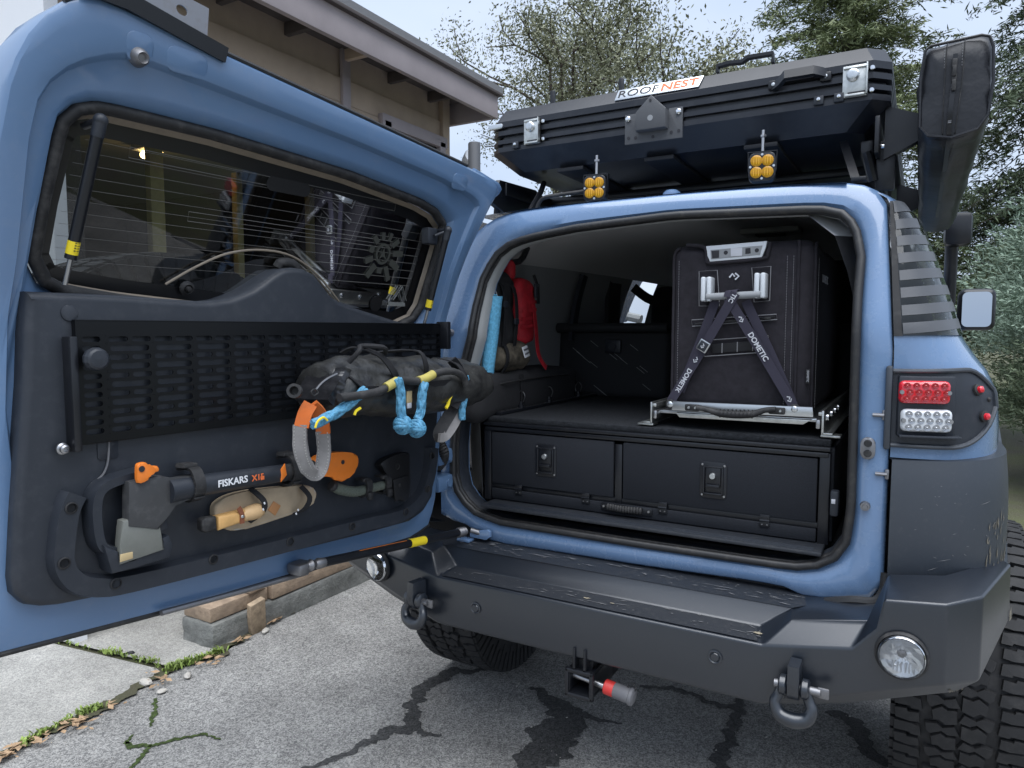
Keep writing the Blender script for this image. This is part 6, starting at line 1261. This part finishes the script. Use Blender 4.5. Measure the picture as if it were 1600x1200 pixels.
# ================================================================ roof rack, tent, lights, awning
TY = .25; TX0, TX1 = -.605, .690
rk = MB()
for x in (-.60, .63):
    rk.box((x, 1.3, 1.975), (.035, 1.9, .05), .006)
    for y in (.32, 1.0, 1.8): rk.tube([(x, y, 1.96), (x - (.02 if x < 0 else -.02), y + .02, 1.88)], .014, 8)
for y in (.75, 1.3, 1.8): rk.box((.015, y, 1.99), (1.22, .05, .028), .006)
rack = build('roof_rack', rk, 'metal_black', suv)
b = MB(); b.prism([(0, 0), (.10, .02), (.14, .10), (.11, .13), (-.02, .12), (-.05, .03)], lambda x, y, h: V((-.60 + h, .36 + x * 2.2, 1.885 + y)), -.01, .01, .003); build('rack_foot', b, 'metal_black', rack)
b = MB(); b.tube([(-0.43, 0.25, 1.868), (-0.439, 0.35, 1.952), (-0.452, 0.4, 1.994)], .010, 8); build('rack_brace', b, 'metal_black', rack); b = MB(); b.tube([(0.567, 0.35, 2.002), (0.609, 0.25, 1.876)], 1, rect=(.022, .006), ref=(1, 0, 0)); b.box((0.62, 0.24, 1.868), (.04, .04, .012), .003); build('rack_brace', b, 'metal_black', rack)
b = MB(); b.tube([(-0.389, 0.22, 1.865), (-0.369, 0.22, 1.898), (-0.33, 0.22, 1.907), (-0.245, 0.26, 1.919), (-0.179, 0.3, 1.932)], .007, 8, sub=4); build('light_cable', b, 'rubber', rack)
b = MB(); b.box((.66, .75, 1.99), (.012, 1.0, .10), .002); b.box((.68, .35, 1.92), (.05, .02, .14), .003); build('side_plate', b, 'metal_black', rack)
for k in range(5): b = MB(); b.lathe([(.008, 0), (.008, .008), (.001, .009)], (.668, .34 + k * .10, 1.975), (1, 0, 0), 10); build('rack_bolt', b, 'chrome', rack)
tn = thing('roof_tent', 'black hard shell rooftop tent with silver latches on the roof rack', 'roof tent', (.04, 1.25, 2.005))
def shell(prof, m, name, L_=2.05):
    """profile (inset, z) lofted as a chamfered rectangle"""
    loops = []
    for ins, z in prof:
        x0, x1, y0, y1 = TX0 + ins, TX1 - ins, TY + ins, TY + L_ - ins; ch = .045
        loops.append([V(p) for p in ((x0 + ch, y0, z), (x1 - ch, y0, z), (x1, y0 + ch, z), (x1, y1 - ch, z), (x1 - ch, y1, z), (x0 + ch, y1, z), (x0, y1 - ch, z), (x0, y0 + ch, z))])
    b = MB(); b.loft(loops, True, True); return build(name, b, m, tn, smooth=20)
shell([(.16, 2.012), (.070, 2.022), (.008, 2.080), (.0, 2.086), (.0, 2.102), (.012, 2.104), (.012, 2.112), (.0, 2.114), (.0, 2.128), (.014, 2.131), (.014, 2.137)], 'tent_black', 'lower_shell')
shell([(.016, 2.135), (.016, 2.142), (.0, 2.144), (.0, 2.160), (.012, 2.162), (.012, 2.170), (.0, 2.172), (.0, 2.192), (.003, 2.197), (.020, 2.234), (.050, 2.238)], 'tent_black', 'upper_shell')
b = MB()
for x in (-.30, .02, .34): b.box((x, 1.25, 2.010), (.10, 1.9, .014), .003)
build('base_rib', b, 'tent_deck', tn)
b = MB(); b.box((.04, 1.25, 2.239), (1.16, 1.9, .008), .002); build('top_panel', b, 'tent_black', tn)
def tlatch(x):
    b = MB(); b.box((x, TY - .006, 2.140), (.064, .008, .086), .002); b.box((x, TY - .011, 2.176), (.060, .006, .004), .001); b.box((x, TY - .013, 2.101), (.050, .010, .006), .001); b.box((x + .030, TY - .014, 2.140), (.004, .022, .084), .001); o = build('latch', b, 'zinc', tn)
    b = MB(); b.lathe([(.017, 0), (.017, .006), (.013, .009), (.013, .012), (.009, .013), (.001, .013)], (x - .006, TY - .010, 2.156), (0, -1, 0), 22); b.box((x - .006, TY - .0235, 2.156), (.003, .002, .014)); build('key_barrel', b, 'silver', o)
    b = MB(); b.box((x + .004, TY - .0115, 2.108), (.044, .002, .005)); build('latch_slot', b, 'print_dark', o)
    for dz in (-.03, .03): b = MB(); b.lathe([(.007, 0), (.006, .004), (.001, .005)], (x + .042, TY - .004, 2.140 + dz), (0, -1, 0), 12); build('bolt', b, 'chrome', o)
    return o
tlatch((-0.418, 2.168)[0]); tlatch((0.601, 2.176)[0])
for x0_, z0_ in ((-0.567, 2.195),): b = MB(); b.prism(rrect(x0_, 2.176, .058, .018, .008), lambda x, y, h: V((x, TY - h, y)), 0, .008, .002); o = build('badge', b, 'silver', tn)
# carry handle
hx = [(0.384, 2.205)[0], (0.525, 2.203)[0]]
b = MB(); b.tube([(hx[0], TY - .004, 2.160), (hx[0] + .02, TY - .020, 2.166), (hx[0] + .035, TY - .034, 2.178), (hx[1] - .03, TY - .034, 2.178), (hx[1] - .012, TY - .022, 2.174), (hx[1], TY - .004, 2.172)], 1, rect=(.026, .014), ref=(0, .3, 1)); ho = build('carry_handle', b, 'metal_black', tn, smooth=30)
for x in hx: b = MB(); b.box((x, TY - .006, 2.165), (.030, .014, .026), .004); o = build('handle_foot', b, 'metal_black', ho); b = MB(); b.lathe([(.006, 0), (.005, .003), (.001, .004)], (x, TY - .013, 2.165), (0, -1, 0), 10); build('bolt', b, 'silver', o)
for p in ((0.508, 2.147), (0.561, 2.149), (-0.485, 2.135)):
    b = MB(); b.box((p[0], TY - .006, 2.102), (.026, .010, .024), .002); o = build('hook_block', b, 'plastic', tn); b = MB(); b.lathe([(.006, 0), (.005, .004), (.001, .005)], (p[0], TY - .011, 2.104), (0, -1, 0), 12); build('bolt', b, 'chrome', o)
# bracket plate with pentagon boss
mat('steel_grey', (.075, .078, .085), .6, bump=(300, .4, .001))
x, z = (0.02, 2.121); b = MB()
b.prism([(-.095, -.050), (.095, -.050), (.095, .045), (.050, .045), (.050, .030), (-.050, .030), (-.050, .045), (-.095, .045)], lambda a, c, h: V((x + a, TY - .004 - h, 2.100 + c)), 0, .005, .001); pl_ = build('hook_plate', b, 'steel_grey', tn)
b = MB(); b.prism([(-.050, -.018), (.050, -.018), (.050, .040), (.0, .088), (-.050, .040)], lambda a, c, h: V((x + a, TY - .009 - h, 2.100 + c)), 0, .030, .006, 2); build('pentagon_boss', b, 'steel_grey', pl_)
b = MB(); b.lathe([(.009, 0), (.009, .001)], (x, TY - .039, 2.116), (0, -1, 0), 18); build('hole', b, 'trim_mid', pl_)
for dx, dz, r_ in ((-.082, -.030, .005), (-.058, -.032, .005), (.060, -.030, .005), (.084, -.028, .005), (.0, -.036, .005), (.0, .070, .004)): b = MB(); b.lathe([(r_, 0), (r_, .0008)], (x + dx, TY - (.040 if dz > 0 else .0098), 2.100 + dz), (0, -1, 0), 12); build('hole', b, 'print_dark', pl_)
for dx in (-.083, .083): b = MB(); b.lathe([(.009, 0), (.009, .006), (.005, .008), (.001, .008)], (x + dx, TY - .009, 2.130), (0, -1, 0), 6); build('bolt', b, 'chrome', pl_)
# name plate on the sloping front of the lid
(xa, _), (xb, _) = (-0.116, 2.231), (0.173, 2.231); nn = V((0, -.037, .017)).normalized(); tz = V((0, .017, .037)).normalized(); cpl = V(((xa + xb) / 2, TY + .0115, 2.2160)) + nn * .0035
Mp = frame(cpl, (1, 0, 0), tz); wpl = (xb - xa); b = MB(); b.prism([(-wpl / 2, -.020), (wpl / 2 - .012, -.020), (wpl / 2, .020), (-wpl / 2 + .008, .020)], lambda a, c, h: Mp @ V((a, c, h)), -.002, .001, .0005); npl = build('name_plate', b, 'silver', tn)
text('lettering', 'ROOF', .038, Mp @ Matrix.Translation((-wpl * .235, 0, .0015)), 'print_dark', npl, .0005, 1.35, False, .1); text('lettering', 'NEST', .038, Mp @ Matrix.Translation((wpl * .235, 0, .0015)), 'print_orange', npl, .0005, 1.35, True, .1)
for p in ((-0.516, 0.6, 2.4), (-0.228, 0.6, 2.405)): b = MB(); b.box((p[0], .6, 2.32), (.020, .018, .15), .005); build('lid_post', b, 'metal_black', tn)
a = V((0.192, 0.36, 2.288)); c = V((0.36, 0.36, 2.289)); b = MB(); b.tube([a + V((0, 0, -.02)), a + V((0, 0, .0)), a.lerp(c, .2) + V((0, 0, .004)), a.lerp(c, .45) + V((0, 0, .0)), a.lerp(c, .55) + V((0, 0, .010)), c + V((0, 0, .008)), c + V((0, 0, -.02))], 1, rect=(.024, .010), ref=(0, 1, 0)); build('lid_hinge', b, 'metal_black', tn)
# amber pod lights
def pod(label, p):
    p = V(p); t = thing('pod_light', label, 'light', p - V((0, 0, .04)), 'amber pod lights under the roof tent'); Mt = Matrix.Translation(p) @ Matrix.Rotation(R(8), 4, 'Z')
    b = MB(); b.prism(rrect(0, 0, .074, .082, .016, 5), lambda x, y, h: V((x, -h, y)), -.020, .018, .004, 3); build('housing', b, 'metal_black', t, Mt)
    b = MB(); b.box((0, .022, .0), (.05, .03, .06), .006); build('heat_sink', b, 'metal_black', t, Mt)
    for sx in (-1, 1):
        for sz in (-1, 1):
            b = MB(); b.lathe([(.0165, 0), (.0165, .004), (.013, .006), (.001, .0065)], (sx * .0155, -.0165, sz * .0165), (0, -1, 0), 20); o = build('amber_lens', b, 'amber', t, Mt)
            b = MB(); b.lathe([(.0150, -.002), (.008, -.006), (.004, -.004)], (sx * .0155, -.0185, sz * .0165), (0, -1, 0), 16); build('reflector', b, 'amber_led', o, Mt)
            b = MB()
            for k in (-1, 0, 1): b.box((sx * .0155 + k * .007, -.0228, sz * .0165), (.0010, .0012, .020))
            build('lens_flute', b, 'amber_led', o, Mt)
    for dx, dz in ((0, .034), (0, -.034), (-.032, 0), (.032, 0)): b = MB(); b.lathe([(.0042, 0), (.0035, .003), (.001, .003)], (dx, -.018, dz), (0, -1, 0), 10); build('screw', b, 'silver', t, Mt)
    b = MB(); b.tube([(-.038, .004, -.01), (-.040, .006, .046), (.040, .006, .046), (.038, .004, -.01)], 1, rect=(.020, .003), ref=(0, 1, 0)); build('bracket', b, 'metal_black', t, Mt)
    b = MB(); b.cyl((0, .008, .046), (0, .012, .110), .005, .005, 10); b.lathe([(.009, 0), (.009, .006), (.006, .008)], (0, .011, .090), (0, 0, 1), 6); build('stud', b, 'steel', t, Mt)
pod('amber four-lens pod light hanging below the tent next to the rack cables', (-0.158, 0.2, 1.911)); pod('amber four-lens pod light hanging below the tent toward the awning', (0.366, 0.2, 1.921))
# awning bag on the right
aw = thing('awning_bag', 'long black vinyl awning bag with zip end along the right roof edge', 'awning', (.83, 1.1, 1.92))
AP = [(-.066, -.085), (-.050, -.108), (.0, -.118), (.050, -.105), (.070, -.075), (.077, .0), (.074, .080), (.066, .104), (.05, .110), (-.052, .104), (-.062, .094), (-.070, .03)]
loops = []
for i, y in enumerate([.045, .05, .065, .11, .2, .4, .7, 1.0, 1.35, 1.7, 2.0, 2.10]):
    k = (.55, .90, .98, 1.0, 1.0, 1.01, 1.0, 1.0, 1.0, 1.0, .98, .6)[i]; dz = -.004 * (i % 2); loops.append([V((.832 + x * k * 1.06, y, 2.030 + z * k * 1.04 + dz - (.012 if z < -.1 and .2 < y < 2 else 0))) for x, z in AP])
b = MB(); b.loft(loops, True, True); bmesh.ops.subdivide_edges(b.b, edges=[e for e in b.b.edges if e.calc_length() > .05], cuts=3, use_grid_fill=True); b.noise(.006, 8, 3); b.noise(.003, 25, 5); build('bag', b, 'pvc_awning', aw, smooth=60)
for dx in (-.018, .018): b = MB(); b.tube([(.832 + dx, .036, 2.1350), (.830 + dx, .036, 2.0450), (.826 + dx * .8, .040, 1.9500), (.826 + dx * .6, .10, 1.9070), (.826, .5, 1.8970), (.826, 1.2, 1.8970)], .0012, 6, sub=4); build('seam', b, 'rubber', aw)
b = MB(); b.tube([(.832, .035, 2.1030), (.830, .034, 2.0350), (.826, .037, 1.9470), (.826, .10, 1.9030), (.826, .5, 1.8930), (.826, 1.3, 1.8930)], 1, rect=(.010, .004), ref=(1, 0, 0), sub=5); zo = build('zip', b, 'metal_black', aw)
b = MB()
for k in range(34): b.box((.831 - k * .00015, .0335 + (k / 34) ** 3 * .003, 2.0600 - k * .0035), (.007, .004, .0016))
build('zip_teeth', b, 'steel_dull', zo)
for z in (2.0800, 2.0470): b = MB(); b.box((.831, .030, z), (.011, .006, .022), .002); b.box((.831, .026, z - .018), (.009, .004, .026), .002); build('zip_pull', b, 'rubber', zo)
b = MB(); b.tube([V((.832 + x * 1.02, .046, 2.030 + z * 1.0)) for x, z in AP], .0035, 6, closed=True); build('end_piping', b, 'pvc_awning', aw)
for dx in (-.022, .014):
    b = MB()
    for k in range(9): b.tube([(.832 + dx, .040, 2.1310 - k * .0065), (.832 + dx, .0395, 2.1270 - k * .0065)], .0008, 4)
    stuff(build('stitching', b, 'stitch', aw))
for y in (.35, 1.6): b = MB(); b.prism([(0, -.05), (.10, .0), (.10, .06), (0, .10)], lambda x, z, h: V((.675 + x, y + h, 1.985 + z)), -.02, .02, .003); build('awning_bracket', b, 'metal_black', aw)
# antenna with a red tip and a grey pole beyond the door
an = thing('marker_post', 'thin post with a red cap standing beyond the open door', 'marker', (-1.6, 3.0, 0))
p = V((-3.176, 3.2, 3.222)); an.location = (p.x, p.y, 0); b = MB(); b.cyl((p.x, p.y, 0), (p.x, p.y, p.z - .02), .008); build('post', b, 'steel_dull', an); b = MB(); b.lathe([(.018, -.05), (.018, .005), (.010, .016), (.001, .018)], p, (0, 0, 1), 14); build('red_cap', b, 'red_plastic', an)
p = V((-1.914, 2.2, 2.732)); vp = thing('vent_pipe', 'grey capped pole rising between the open door and the tent', 'pole', (p.x, p.y, 0)); b = MB(); b.lathe([(.042, -p.z), (.042, -.012), (.036, -.004), (.001, 0)], p, (0, 0, 1), 24); build('pole', b, 'steel_grey', vp); b = MB(); b.lathe([(.08, -p.z), (.08, -p.z + .02)], p, (0, 0, 1), 24); build('base', b, 'old_concrete', vp)
